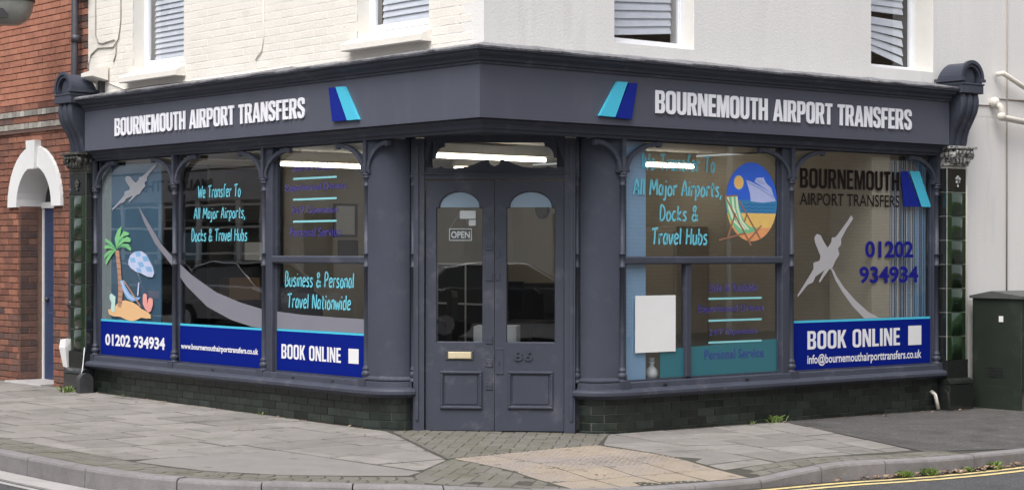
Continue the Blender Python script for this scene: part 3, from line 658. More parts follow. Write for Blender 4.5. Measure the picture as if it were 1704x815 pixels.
# fascia, cornice, flashing, frieze
FP = [(-6.73,0),(0,0),(0,5.96)]
FP = [(-6.73,0),(0,0),(0,5.96)]
BP('fascia', MB().box(-6.73,.15,-.15,-.06,2.66,3.10), 'board')
BP('fascia', MB().box(-.06+.0,5.96,-.15,-.06,2.66,3.10), 'board', 'R').data
BP('cornice', MB().sweep(FP, [(.06,3.098),(.165,3.098),(.165,3.118),(.185,3.125),(.19,3.15),(.235,3.17),(.245,3.195),(.27,3.20),(.27,3.222),(-.04,3.25)], caps=True), 'slate')
n = 60; fl = []
fpath = [(-6.73+i*6.73/40, 0) for i in range(40)]+[(0,0)]+[(0, i*5.96/36) for i in range(1,37)]
mbf = MB(); P2 = fpath; vs = []
for i, (x,y) in enumerate(P2):
    nx, ny = ((0,-1) if i < 40 else ((1,-1) if i == 40 else (1,0)))
    j1 = random.uniform(-.004,.006); j2 = random.uniform(-.006,.006)
    for o, z in ((.275+j1,3.212+j2),(.279+j1,3.227+j2),(.262,3.238+j1),(.12,3.262+j2),(-.046,3.296+j2)): vs.append((x+nx*o, y+ny*o, z))
mbf.add(vs, [(i*5+j,(i+1)*5+j,(i+1)*5+j+1,i*5+j+1) for i in range(len(P2)-1) for j in range(4)])
obj('lead_flashing', mbf, 'lead', B)
fz = [(-.04,2.555),(.03,2.555),(.035,2.575),(.06,2.585),(.065,2.62),(.11,2.645),(.11,2.657),(-.04,2.657)]
obj('frieze', MB().sweep(FP, fz), 'slate', B)
BP('soffit', MB().prism_z([(-1.7,.02),(.0,.02),(.0,1.7)][::1], 2.585, 2.62), 'slate')
BP('soffit', MB().box(-6.73,-.03,-.06,.04,2.66,2.68).box(-.06,.10,-.10,.1,2.658,2.70), 'slate')
# paths of window sill and stall riser with the quarter-round returns
def arcL(a=.335, b=.225, cx=-1.63, cy=.225, n=10): return [(cx+a*math.sin(t*R(88)/n), cy-b*math.cos(t*R(88)/n)) for t in range(n+1)]
def mir(p): return (-p[1]-.01, -p[0]-.01)
PL = [(-6.8,0)]+arcL()
PR = [mir(p) for p in arcL()][::-1]+[(0,5.98)]
sprof = [(-.04,.432),(.028,.432),(.045,.425),(.05,.38),(.075,.372),(.10,.368),(.115,.35),(.115,.325),(.10,.31),(.07,.303),(.06,.29),(.02,.286),(-.04,.286)]
for P_ in (PL, PR): obj('sill', MB().sweep(P_, sprof), 'slate', B)
# stall riser, glazed bricks
for P_, fr in ((PL,'L'),(PR,'R')):
    rs = obj('stall_riser', MB().sweep(P_, [(-.06,-.08),(.012,-.08),(.012,.29),(-.06,.29)]), 'jointd' if fr == 'L' else 'joint', B)
    L_ = [0]; Vp = [Vector(p) for p in P_]
    for i in range(1, len(Vp)): L_.append(L_[-1]+(Vp[i]-Vp[i-1]).length)
    def at(s):
        i = max(0, min(len(Vp)-2, next((j for j in range(len(L_)-1) if L_[j+1] >= s), len(Vp)-2)))
        t = (s-L_[i])/(L_[i+1]-L_[i]); return Vp[i].lerp(Vp[i+1], t)
    for r_ in range(5):
        z0 = -.055+r_*.0715; z1 = z0+.066; s = -.11*(r_ % 2)
        if z0 > .29: continue
        z1 = min(z1, .288)
        while s < L_[-1]:
            a, b = max(s,0), min(s+.212, L_[-1]); s += .218
            if b-a < .03: continue
            curved = (fr == 'L' and b > L_[1]) or (fr == 'R' and a < L_[-2])
            nn = 4 if curved else 1
            path = [tuple(at(a+(b-a)*i/nn)) for i in range(nn+1)]
            j = random.uniform(0,.0015)
            if len({(round(p[0],5), round(p[1],5)) for p in path}) < len(path): continue
            mb = MB().sweep(path, [(.008,z0),(.015+j,z0),(.018+j,z0+.003),(.018+j,z1-.003),(.015+j,z1),(.008,z1)])
            obj('glazed_brick', mb, 'glazed', rs)
# curved column panels beside the door
for P_ in (PL[1:], PR[:-1]):
    o = obj('curved_column', MB().sweep(P_, [(.004,.43),(.004,2.56)], smooth=True, caps=False), 'slatem', B)
    obj('column_base', MB().sweep(P_, [(-.02,.44),(.036,.44),(.036,.452),(.006,.475),(-.02,.475)]), 'slate', B)
# colonnettes
def colonnette(fr, x, y, small=False):
    k = .75 if small else 1
    mb = MB()
    prof = [(.50-.075,.05),(.445,.05),(.452,.034),(.458,.03),(.47,.036),(.485,.046),(.50,.044),(.515,.034),(.522,.028),(.528,.036),(.54,.037),(.552,.027),(.57,.0235),
            (1.43,.0225),(1.432,.030),(1.448,.030),(1.45,.0235),(1.545,.0235),(1.547,.030),(1.56,.030),(1.562,.0225),(2.145,.0225),(2.15,.03),(2.162,.03),(2.165,.023),(2.195,.024),(2.22,.034),(2.226,.041),(2.236,.041),(2.24,.033),(2.246,.033),(2.25,.041),(2.26,.041),(2.264,.026),(2.27,.026)]
    prof = [(z, r*k) for z, r in prof]
    mb.lathe(prof, x, y, 12)
    if not small: mb.box(x-.05, x+.05, y-.055, y+.05, .372, .446)
    mb.box(x-.022*k, x+.022*k, y-.028*k, y+.03, 2.26, 2.558)
    return BP('colonnette', mb, 'slate', fr)
def bracket(fr, x, sgn, wd=.42, y=0.0):
    mb = MB(); outer = []; inner = []; n = 9
    for i in range(n+1):
        a = i/n*math.pi/2
        cx_, cz = x+sgn*(.022+wd), 2.275
        ex, ez = wd, .268
        outer.append((cx_-sgn*ex*math.cos(a), cz+ez*math.sin(a)))
        inner.append((cx_-sgn*(ex-.036)*math.cos(a), cz+(ez-.036)*math.sin(a)))
    ring = outer+inner[::-1]
    vs = []
    for yy in (y-.022, y+.022): vs += [(p[0], yy, p[1]) for p in outer]+[(p[0], yy, p[1]) for p in inner]
    m_ = n+1; fs = []
    for i in range(n):
        fs += [(i,i+1,m_+i+1,m_+i), (2*m_+i,2*m_+m_+i,2*m_+m_+i+1,2*m_+i+1), (i,2*m_+i,2*m_+i+1,i+1), (m_+i,m_+i+1,3*m_+i+1,3*m_+i)]
    fs += [(0,m_,3*m_,2*m_), (n,2*m_+n,3*m_+n,m_+n)]
    mb.add(vs, fs)
    e = inner[-1]; mb.prism_y([(e[0]-.02,e[1]+.03),(e[0]-.02,e[1]-.012),(e[0]+.012,e[1]-.012),(e[0]+.025,e[1]+.03)], y-.02, y+.02)     # hooked end
    b_ = inner[0]; mb.prism_y([(b_[0]-.012,b_[1]+.02),(b_[0]-.012,b_[1]-.012),(b_[0]+.012,b_[1]-.012),(b_[0]+.012,b_[1]+.02)], y-.02, y+.02)
    return BP('arch_bracket', mb, 'slate', fr)
CL = [-6.767,-5.04,-3.33,-1.64]; CR = [1.567,3.755,5.952]
for x in CL: colonnette('L', x, 0)
for x in CR: colonnette('R', x, 0)
for x in CL[:3]: bracket('L', x, 1)
for x in CL[1:]: bracket('L', x, -1)
for x in CR[:2]: bracket('R', x, 1)
for x in CR[1:]: bracket('R', x, -1)
bracket('L', CL[3], 1, .3); bracket('R', CR[0], -1, .3)
colonnette('D', -.722, .03, True); colonnette('D', .722, .03, True)
# shop windows
def shop_window(fr, x0, x1, transom=False, bar=None):
    w = BP('shop_window', MB(), None, fr)
    f = MB(); f.box(x0,x1,.035,.075,.428,.445); f.box(x0,x1,.035,.075,2.545,2.56); f.box(x0-.0,x0+.02,.035,.075,.445,2.545); f.box(x1-.02,x1,.035,.075,.445,2.545)
    BP('frame', f, 'slate', fr, w)
    a, b = x0+.02, x1-.02
    if transom:
        BP('transom', MB().bbox(a-.02,b+.02,-.012,.06,1.462,1.532,.012), 'slate', fr, w)
        BP('pane', MB().flat([(a,1.53),(b,1.53),(b,2.545),(a,2.545)], .05), 'glass', fr, w)
        if bar:
            BP('glazing_bar', MB().bbox(bar-.035,bar+.035,.012,.07,.446,1.462,.006), 'slate', fr, w)
            BP('pane', MB().flat([(a,.445),(bar-.03,.445),(bar-.03,1.464),(a,1.464)], .05), 'glass', fr, w)
            BP('pane', MB().flat([(bar+.03,.445),(b,.445),(b,1.464),(bar+.03,1.464)], .05), 'glass', fr, w)
        else: BP('pane', MB().flat([(a,.445),(b,.445),(b,1.464),(a,1.464)], .05), 'glass', fr, w)
    else: BP('pane', MB().flat([(a,.445),(b,.445),(b,2.545),(a,2.545)], .05), 'glass', fr, w)
    return w
shop_window('L', -6.745, -5.06); shop_window('L', -5.02, -3.35); shop_window('L', -3.19, -1.665, True)
shop_window('R', 1.59, 3.63, True, 2.40); shop_window('R', 3.775, 5.925)
BP('mullion_board', MB().bbox(-3.31,-3.192,.0,.08,.43,2.56), 'slate'); BP('mullion_board', MB().bbox(3.632,3.735,.0,.08,.43,2.56), 'slate', 'R')
for q in ((-5.045,-5.035,.02),(-6.80,-6.745,.01),(-1.665,-1.60,.03)): BP('mullion_board', MB().box(q[0],q[1],q[2],.1,.43,2.56), 'slate')
for q in ((3.76,3.775,.03),(5.925,5.99,.01),(1.53,1.59,.03)): BP('mullion_board', MB().box(q[0],q[1],q[2],.1,.43,2.56), 'slate', 'R')
for fr, xs in (('L', (-2.75,-2.1,-4.2)), ('R', (2.05, 3.1))):
    for x in xs: BP('weep_slot', MB().box(x-.02, x+.02, -.053, -.04, .395, .408), 'black', fr)
# pilasters
def pilaster(fr, x0, x1, capm, L_=True):
    p = BP('pilaster', MB().box(x0,x1,-.10,.12,.45,2.63), 'jointl' if fr == 'R' else 'joint', fr)
    for i in range(8):
        z = .47+i*.245
        if i == 7: mt = 'tileblk'
        else: mt = 'tile'
        w = (x1-x0)
        BP('glazed_tile', MB().bbox(x0+.006,x1-.006,-.108,-.09,z+.004,z+.241,.004), mt, fr, p)
        for sx in (x0-.006, x1-.006): BP('edge_tile', MB().box(sx,sx+.012,-.096,.06,z+.004,z+.241), 'tileblk', fr, p)
    # half-round green bead down the middle of the pilaster
    mb = MB(); n = 6
    for i in range(7):
        z = .47+i*.245+.006; vs = []
        for zz in (z, z+.233):
            for k in range(n+1): a = math.pi*k/n; vs.append(((x0+x1)/2-.09*math.cos(a), -.107-.009*math.sin(a), zz))
        mb.add(vs, [(k,k+1,n+2+k,n+1+k) for k in range(n)]+[tuple(range(n+1))[::-1], tuple(range(n+1,2*n+2))], True)
    BP('tile_bead', mb, 'tile', fr, p)
    # plinth
    pl = MB().box(x0-.012,x1+.012,-.122,.12,.285,.475); pl.prism_x([(-.175,.235),(-.165,.262),(-.125,.288),(.1,.288),(.1,.235)], x0-.045, x1+.045)
    pl.bbox(x0-.045,x1+.045,-.17,.12,-.08,.232,.008); BP('plinth', pl, 'tileblk', fr, p)
    # rosette on the top tile and carved leaf capital
    rm = MB(); cx = (x0+x1)/2
    for k in range(5): a = k*2*math.pi/5+.3; rm.ball((cx+.028*math.cos(a), -.118, 2.31+.028*math.sin(a)), .02, 6, (1,.7,1))
    rm.ball((cx,-.124,2.31),.012,6).ball((cx,-.118,2.245),.015,6,(1,.7,1.4)); BP('rosette', rm, capm, fr, p)
    cp = MB().bbox(x0-.02,x1+.02,-.125,.1,2.455,2.475,.004).prism_x([(-.12,2.475),(-.175,2.60),(-.2,2.63),(.1,2.63),(.1,2.475)], x0-.005, x1+.005).bbox(x0-.045,x1+.045,-.215,.1,2.625,2.65,.004)
    for sx in (-1, 1):
        for k in range(3):
            cp.ball((cx+sx*(w/2-.005), -.165+k*.065, 2.565), .052-.006*k, 8, (.75,.8,1))
    for k in range(5):
        t = (k+.5)/5; xx = x0+w*t
        cp.ball((xx, -.155, 2.52), .032, 6, (.8,.7,1.5)); cp.ball((xx+.01, -.19, 2.592), .027, 6, (1,.8,.9))
    for k in range(3): cp.ball((x0+w*(k+.5)/3, -.17, 2.56), .022, 6)
    BP('capital', cp, capm, fr, p)
    return p
pilaster('L', -7.15, -6.80, 'darkcap'); pilaster('R', 5.99, 6.30, 'stonecap')
# S-scroll consoles with barrel pediments
def console(fr, x0, x1):
    cx = (x0+x1)/2; c = BP('console', MB(), None, fr)
    S_ = [(-.10,2.65),(-.115,2.70),(-.125,2.76),(-.145,2.82),(-.18,2.88),(-.215,2.94),(-.245,3.0),(-.262,3.07),(-.262,3.13),(-.25,3.185)]
    prof = S_+[(.05,3.185),(.05,2.65)]
    BP('scroll', MB().prism_x(prof, x0+.01, x1-.01), 'slate', fr, c)
    for k in range(3):
        xx = x0+.055+k*(x1-x0-.11)/2
        mb = MB(); n = 6; vs = []
        for (y, z) in S_:
            for j in range(n+1): a = math.pi*j/n; vs.append((xx-.042*math.cos(a), y+.008-.03*math.sin(a), z))
        m_ = len(S_); mb.add(vs, [(i*(n+1)+j,i*(n+1)+j+1,(i+1)*(n+1)+j+1,(i+1)*(n+1)+j) for i in range(m_-1) for j in range(n)], True)
        BP('flute', mb, 'slate', fr, c)
    BP('cap_block', MB().bbox(x0-.02,x1+.02,-.30,.05,3.185,3.27,.006), 'slate', fr, c)
    # barrel pediment
    r = (x1-x0)/2+.01; n = 14; zc = 3.33
    ar = [(cx+r*math.cos(math.pi*k/n), zc+r*math.sin(math.pi*k/n)) for k in range(n+1)]
    poly = [(cx+r,3.27)]+ar+[(cx-r,3.27)]
    d = MB(); m_ = len(poly)
    yb = [.05 if z > zc+.08 else .05 for x, z in poly]
    d.add([(x,-.285,z) for x,z in poly]+[(x, .04-(z-3.27)*.35, z) for x,z in poly], [(i,m_+i,m_+(i+1)%m_,(i+1)%m_) for i in range(m_)]+[tuple(range(m_,2*m_))[::-1]], False)
    r2 = r-.045; inn = [(cx+r2,3.285)]+[(cx+r2*math.cos(math.pi*k/n), zc+r2*math.sin(math.pi*k/n)) for k in range(n+1)]+[(cx-r2,3.285)]
    d.add([(x,-.285,z) for x,z in poly]+[(x,-.285,z) for x,z in inn]+[(x,-.235,z) for x,z in inn],
          [(i,(i+1)%m_,m_+(i+1)%m_,m_+i) for i in range(m_)]+[(m_+i,m_+(i+1)%m_,2*m_+(i+1)%m_,2*m_+i) for i in range(m_)]+[tuple(range(2*m_,3*m_))])
    BP('pediment', d, 'slate', fr, c)
    # raised rim
    rim = MB(); ro = r+.022; A = [(cx+q*math.cos(math.pi*k/n), zc+q*math.sin(math.pi*k/n)) for q in (ro, r-.012) for k in range(n+1)]
    m_ = n+1; vs = [(x,-.30,z) for x,z in A]+[(x,-.27,z) for x,z in A]
    rim.add(vs, [(i,i+1,m_+i+1,m_+i) for i in range(n)]+[(i,2*m_+i,2*m_+i+1,i+1) for i in range(n)]+[(m_+i,m_+i+1,3*m_+i+1,3*m_+i) for i in range(n)]+[(2*m_+i,3*m_+i,3*m_+i+1,2*m_+i+1) for i in range(n)])
    rim.bbox(x0-.045, x0+.02, -.31, .03, 3.335-.03, 3.335, .003).bbox(x1-.02, x1+.045, -.31, .03, 3.335-.03, 3.335, .003).bbox(x0-.03, x1+.03, -.305,.03, 3.27, 3.288,.003)
    BP('pediment_rim', rim, 'slate', fr, c)
    r3 = .085; BP('pediment_boss', MB().prism_y([(cx+r3*math.cos(t), 3.35+r3*1.1*math.sin(t)) for t in [i*math.pi/8 for i in range(16)]], -.255, -.23), 'slate', fr, c)
console('L', -7.14, -6.80); console('R', 5.99, 6.31)
# ------------------------------------------------------------------ entrance (frame D)
e = MB().box(-.71,-.615,-.03,.08,0,2.56).box(.615,.71,-.03,.08,0,2.56).box(-.615,.615,-.015,.07,2.205,2.27).box(-.615,.615,-.01,.07,2.535,2.62)
e.bbox(-.64,.64,-.035,-.01,2.245,2.262,.004).box(-.80,-.71,.07,.12,.0,2.6).box(.71,.80,.07,.12,0,2.6)
e.box(-.69,-.665,-.045,-.03,.1,2.5).box(.665,.69,-.045,-.03,.1,2.5)
BP('door_frame', e, 'slate', 'D')
BP('threshold', MB().box(-.62,.62,-.03,.12,-.06,-.012), 'black', 'D')
fan = BP('fanlight', MB(), None, 'D')
# shaped fretwork frame: top shape of the light
def fret(half=1):
    top = [(-.545,2.33),(-.54,2.40),(-.525,2.44),(-.50,2.47),(-.46,2.49),(-.435,2.495),(-.43,2.53)]
    return top
tp_ = [(-.545,2.31),(-.545,2.385),(-.52,2.395),(-.515,2.43),(-.50,2.46),(-.47,2.485),(-.44,2.49),(-.435,2.525)]
bt = [(-.545,2.30),(-.50,2.306),(-.47,2.318),(-.45,2.305),(-.40,2.302),(-.33,2.303),(-.25,2.312),(-.18,2.336),(-.11,2.365),(-.06,2.378),(-.05,2.374),(-.052,2.355),(-.035,2.332),(0,2.318)]
mb = MB()
tl = tp_+[(-x,z) for x,z in tp_[::-1]]
mb.quadstrip([(x,.0,z) for x,z in tl], [(x,.0,2.545) if i not in (0,len(tl)-1) else (-.62 if i == 0 else .62,.0,z) for i,(x,z) in enumerate(tl)])
mb.add([(-.62,0,2.26),(-.545,0,2.26),(-.545,0,2.545),(-.62,0,2.545),(.545,0,2.26),(.62,0,2.26),(.62,0,2.545),(.545,0,2.545)], [(0,1,2,3),(4,5,6,7)])
bl_ = bt+[(-x,z) for x,z in bt[::-1][1:]]
mb.quadstrip([(x,0,2.26) for x,z in bl_], [(x,0,z) for x,z in bl_])
for pl_ in (tl, bl_): mb.quadstrip([(x,.0,z) for x,z in pl_], [(x,.04,z) for x,z in pl_])
BP('fretwork', mb, 'slate', 'D', fan)
BP('pane', MB().flat([(-.6,2.27),(.6,2.27),(.6,2.55),(-.6,2.55)], .03), 'glass', 'D', fan)
def door(x0, x1, left):
    d = BP('door', MB(), None, 'D'); gx0, gx1 = (x0+.09, x1-.10) if left else (x0+.10, x1-.075); g0, gs, gt = .775, 1.96, 2.105
    xm = (gx0+gx1)/2; hw = (gx1-gx0)/2; n = 10
    # arch outline with shoulders and a small flat step at the crown
    ar = [(gx0,g0),(gx1,g0),(gx1,gs),(gx1-.025,gs)]+[(xm+(hw-.025)*math.cos(a), gs+.01+(gt-gs-.012)*math.sin(a)) for a in [math.pi*k/n for k in range(1,n)]]
    ar2 = []
    for p in ar:
        ar2.append(p)
    hole = ar2+[(gx0+.025,gs),(gx0,gs)]
    mb = MB(); y0 = .0
    mb.box(x0,gx0,y0,.045,.008,2.196); mb.box(gx1,x1,y0,.045,.008,2.196); mb.box(gx0,gx1,y0,.045,.008,g0)
    topc = hole[2:]   # from right shoulder over the arch to the left shoulder
    mb.quadstrip([(x,y0,z) for x,z in topc], [(x,y0,2.196) for x,z in topc])
    mb.quadstrip([(x,y0,z) for x,z in topc], [(x,.04,z) for x,z in topc])
    BP('leaf', mb, 'slate', 'D', d)
    # glazing bead round the opening
    bd = MB(); c_ = (xm, 1.4)
    ins = [(c_[0]+(x-c_[0])*.965, c_[1]+(z-c_[1])*.985) for x,z in hole]
    loop = hole+[hole[0]]; loop2 = ins+[ins[0]]
    bd.quadstrip([(x,.006,z) for x,z in loop], [(x,.02,z) for x,z in loop2]); BP('glazing_bead', bd, 'slate', 'D', d)
    BP('pane', MB().flat([(gx0-.01,g0-.01),(gx1+.01,g0-.01),(gx1+.01,gt+.01),(gx0-.01,gt+.01)], .028), 'glass', 'D', d)
    ft = [p for p in hole if p[1] >= gs-.001]
    BP('frosted_film', MB().flat([(gx0+.01,gs+.0),(gx1-.01,gs+.0)]+[(x,z) for x,z in ft if z > gs+.001], .0255), 'ffilm', 'D', d)
    # lower raised panel with bolection moulding
    px0, px1, pz0, pz1 = (x0+.13, x1-.105, .195, .528) if left else (x0+.117, x1-.093, .20, .53)
    pm = MB(); t = .026
    for (a,b,c,e_) in ((px0,px1,pz0,pz0+t),(px0,px1,pz1-t,pz1),(px0,px0+t,pz0+t,pz1-t),(px1-t,px1,pz0+t,pz1-t)): pm.bbox(a,b,-.022,.002,c,e_,.008)
    BP('panel_moulding', pm, 'slate', 'D', d)
    BP('panel', MB().bbox(px0+t+.012,px1-t-.012,-.007,.003,pz0+t+.012,pz1-t-.012,.006), 'slate', 'D', d)
    return d
dl = door(-.605, -.001, True); dr = door(.004, .61, False)
BP('letter_box_surround', MB().bbox(-.43,-.18,-.008,.002,.622,.705,.004), 'iron', 'D', dl)
BP('letter_box', MB().bbox(-.405,-.20,-.02,.0,.635,.695,.006), 'brass', 'D', dl)
for z in (1.62, 1.35, .80, .60, .40): BP('bolt_plate', MB().bbox(-.075,-.012,-.008,.001,z-.035,z+.035,.003).ball((-.06,-.01,z),.007,6).ball((-.028,-.01,z),.007,6), 'slate', 'D', dl)
for z in (1.55, 1.35): BP('bolt_plate', MB().bbox(.01,.05,-.008,.001,z-.03,z+.03,.003), 'slate', 'D', dr)
BP('lock_plate', MB().bbox(.012,.085,-.006,.001,.50,.73,.003).ball((.03,-.008,.72),.006,6).ball((.065,-.008,.72),.006,6).ball((.03,-.008,.51),.006,6).ball((.065,-.008,.51),.006,6), 'slate', 'D', dr)
BP('keyhole', MB().box(.042,.050,-.009,-.006,.58,.615), 'black', 'D', dr)
for ch, a in (('8', .172), ('6', .262)): BP('house_numeral', fit_text(ch, a, a+.075, .62, .705, -.006, .02, .014), 'slate', 'D', dr)

# ------------------------------------------------------------------ interior of the shop
def IN(name, mb, m, parent=None): return obj(name, mb, m, parent or B)
RM = [(-6.9,.12),(-1.45,.12),(-.12,1.42),(-.12,5.2),(-6.9,5.2)]
IN('room_floor', MB().prism_z(RM,.02,.10), 'floor_in')
IN('room_ceiling', MB().prism_z(RM,2.64,2.70), 'ceil')
IN('room_wall', MB().box(-6.9,-6.85,.12,5.2,.1,2.62), 'wall_in'); IN('room_wall', MB().box(-6.9,-.06,5.2,5.28,.1,2.62), 'wall_in')
IN('room_partition', MB().box(-.6,-.06,5.0,5.2,.1,2.62).box(-6.85,-6.5,.12,.2,.1,2.6), 'wall_in')
def tube_light(x, y0, y1, lab):
    t = thing('ceiling_light', lab, 'light', (x, y0, 2.50), 0, 'strip lights on the shop ceiling')
    obj('housing', MB().box(-.028,.028,-.02,y1-y0+.02,.03,.138), 'ceil', t)
    mb = MB().tube([(0,0,0),(0,y1-y0,0)], .02, 8); obj('tube', mb, 'tube', t)
tube_light(-4.93, 1.22, 2.40, 'lit strip light seen behind the window left of the door')
tube_light(-2.47, 1.40, 2.80, 'lit strip light seen through the glass above the doors')
tube_light(-2.50, 3.85, 4.95, 'lit strip light behind the window right of the door')
tube_light(-4.6, 3.3, 4.4, 'short strip light at the back of the shop')
fthing('blue_board', MB().box(-6.50,-5.42,.056,.07,.3,2.5), 'pblue2', 'L', -5.9,.17,.3, 'blue display board standing behind the leftmost shop window', 'board')
fthing('pale_blue_curtain', MB().box(-6.73,-6.51,.056,.07,.12,2.5), 'greyblue', 'L', -6.6,.21,.12, 'pale grey strip at the left edge of the leftmost shop window', 'curtain')
fthing('blue_pillar', MB().box(1.60,1.905,.058,.3,.1,2.6), 'pblue', 'R', 1.8,.2,.1, 'light blue pillar behind the window right of the door', 'pillar')
fthing('blue_pillar', MB().box(-1.74,-1.66,.058,.25,.1,2.6), 'pblue', 'L', -1.72,.2,.1, 'narrow light blue pillar behind the window left of the door', 'pillar')
vb = froot('vertical_blind', 'R', 5.0, .2, .45, 'white vertical blind behind the rightmost shop window', 'blind')
for i in range(24):
    x = 5.06+i*.036; a = random.uniform(.1,.6); dx, dy = .0195*math.cos(a), .0195*math.sin(a)
    fpart('blind_strip', MB().prism_z([(x-dx,.1-dy),(x+dx,.1+dy),(x+dx,.102+dy),(x-dx,.102-dy)], .46, 2.5), 'pblue' if i % 3 == 1 or i > 17 else 'blind', vb, (5.0,.2,.45))
def frame_pic(x, y, z, w, h, face, lab, inner='wall_in'):
    t = thing('picture_frame', lab, 'picture', (x,y,z))
    if face == 'x':
        m1 = MB()
        for (a,b,c,d) in ((-w/2,w/2,-h/2,-h/2+.025),(-w/2,w/2,h/2-.025,h/2),(-w/2,-w/2+.025,-h/2,h/2),(w/2-.025,w/2,-h/2,h/2)): m1.box(0,.03,a,b,c,d)
        obj('frame', m1, 'dark', t); obj('picture', MB().box(.002,.01,-w/2+.025,w/2-.025,-h/2+.025,h/2-.025), inner, t)
frame_pic(-6.848, 3.36, 1.95, .34, .40, 'x', 'upper thin black picture frame on the beige wall inside', 'card')
frame_pic(-6.848, 3.40, 1.60, .28, .22, 'x', 'lower small dark picture on the beige wall inside', 'floor_in')
ck = thing('wall_clock', 'round black wall clock seen through the right door', 'clock', (-5.28,5.19,2.09))
obj('rim', MB().prism_y([(.12*math.cos(i*math.pi/12), .12*math.sin(i*math.pi/12)) for i in range(24)], -.03, .0), 'dark', ck)
obj('face', MB().prism_y([(.1*math.cos(i*math.pi/12), .1*math.sin(i*math.pi/12)) for i in range(24)], -.034, -.031), 'concr', ck)
def desk(x, y, rz, lab):
    t = thing('office_desk', lab, 'desk', (x,y,.1), rz)
    obj('desk_top', MB().bbox(-.7,.7,-.38,.38,.70,.73), 'dark', t)
    for a in (-.64,.64):
        for b in (-.33,.33): obj('leg', MB().box(a-.02,a+.02,b-.02,b+.02,0,.70), 'dark', t)
    obj('modesty_panel', MB().box(-.62,.62,.30,.315,.25,.69), 'dark', t)
def chair(x, y, rz, lab):
    t = thing('office_chair', lab, 'chair', (x,y,.1), rz, 'office chairs inside the shop')
    obj('seat', MB().bbox(-.24,.24,-.24,.24,.44,.51,.02), 'dark', t)
    bk = MB(); bk.prism_y([(-.2,.55),(.2,.55),(.24,.75),(.22,1.0),(.12,1.06),(-.12,1.06),(-.22,1.0),(-.24,.75)], .2, .26); obj('backrest', bk, 'dark', t)
    obj('column', MB().tube([(0,0,.08),(0,0,.45)], .03, 8), 'iron', t)
    for k in range(5): a = k*1.2566; obj('foot', MB().tube([(0,0,.1),(.3*math.cos(a),.3*math.sin(a),.05)], .02, 6), 'iron', t)
def monitor(x, y, rz, lab):
    t = thing('computer_monitor', lab, 'monitor', (x,y,.83), rz, 'computer monitors inside the shop')
    obj('screen', MB().box(-.27,.27,-.02,.02,.1,.42), 'dark', t); obj('stand', MB().box(-.03,.03,.0,.04,0,.15).box(-.12,.12,-.08,.08,0,.012), 'iron', t)
desk(-3.9, 3.3, R(20), 'office desk nearest the doors inside the shop'); desk(-5.2, 1.5, R(90), 'office desk behind the middle left shop window')
chair(-3.5, 2.7, R(150), 'black office chair seen through the right door'); chair(-4.5, 1.3, R(80), 'black office chair behind the middle left shop window'); chair(-4.3,3.9,R(10), 'black office chair behind the desk near the doors')
monitor(-3.8, 3.3, R(30), 'black monitor on the desk seen through the right door'); monitor(-5.2, 1.6, R(-70), 'black monitor on the desk behind the middle left window'); monitor(-4.3, 3.1, R(20), 'second black monitor on the desk near the doors')
sh = thing('storage_shelving', 'dark storage shelving behind the middle left shop window', 'shelving', (-6.6,1.1,.1))
obj('back_panel', MB().box(-.02,.0,-.95,1.0,0,2.45), 'concr', sh)
for z in (.0,.45,.9,1.35,1.8,2.4): obj('shelf', MB().box(0,.35,-.95,1.0,z,z+.025), 'dark', sh)
for y in (-.95,.0,.975): obj('side', MB().box(0,.35,y,y+.025,0.03,2.43), 'dark', sh)
for k,(y,z,w,h,m_) in enumerate(((-.6,.475,.3,.28,'card'),(.3,.925,.4,.25,'orange'),(-.4,1.375,.35,.3,'pblue2'),(.5,1.375,.25,.2,'card'),(.2,.475,.3,.3,'dark'))):
    tag(obj('file_box', MB().bbox(-.12,.12,0,w,0,h), m_, None, (-6.4,1.1+y,.1+z)), ('pale box low on the dark shelving','brown box on the dark shelving','blue box higher on the dark shelving','small pale box higher on the dark shelving','black box low on the dark shelving')[k], 'box')
cb = thing('white_cabinet', 'low pale cabinet just inside the left door', 'cabinet', (-1.55,1.55,.1), R(45))
obj('body', MB().bbox(-.3,.1,-.2,.2,0,.78), 'card', cb); obj('door', MB().bbox(-.28,.08,-.215,-.2,.04,.74), 'card', cb)
cb = thing('filing_cabinet', 'dark filing cabinet against the wall behind the doors', 'cabinet', (-4.9,4.85,.1))
obj('body', MB().bbox(-.25,.9,-.3,.3,0,1.1), 'dark', cb)
for z in (.08,.42,.76): obj('drawer', MB().bbox(-.22,.87,-.315,-.3,z,z+.3), 'floor_in', cb)
cb = thing('cupboard', 'tall dark cupboard at the back behind the right window', 'cupboard', (-3.4,4.9,.1))
obj('body', MB().bbox(-.3,.25,-.2,.28,0,1.76), 'floor_in', cb); obj('door', MB().bbox(-.27,.22,-.215,-.2,.05,1.7), 'dark', cb)
cb = thing('beige_cupboard', 'beige cupboard beside the tall dark cupboard inside', 'cupboard', (-2.75,4.9,.1))
obj('body', MB().bbox(-.35,.25,-.2,.28,0,1.75), 'wall_in', cb); obj('door', MB().bbox(-.32,.22,-.215,-.2,.05,1.7), 'wall_in', cb)
sf = thing('glazed_partition', 'dark partition with pale glazing bars seen through the doors', 'partition', (-4.3,2.9,.1))
obj('panel', MB().box(-.9,1.1,0,.02,.0,1.35), 'floor_in', sf)
for a in (-.6,-.1,.4,.9): obj('bar', MB().box(a,a+.02,-.01,.0,0,1.35), 'card', sf)
for a in (.45,.9,1.33): obj('rail', MB().box(-.9,1.1,-.012,-.001,a,a+.02), 'card', sf)
vs_ = thing('white_vase', 'small white bottle shaped vase standing at the foot of the right window', 'vase', (*w2('R', 2.06, .14), .44))
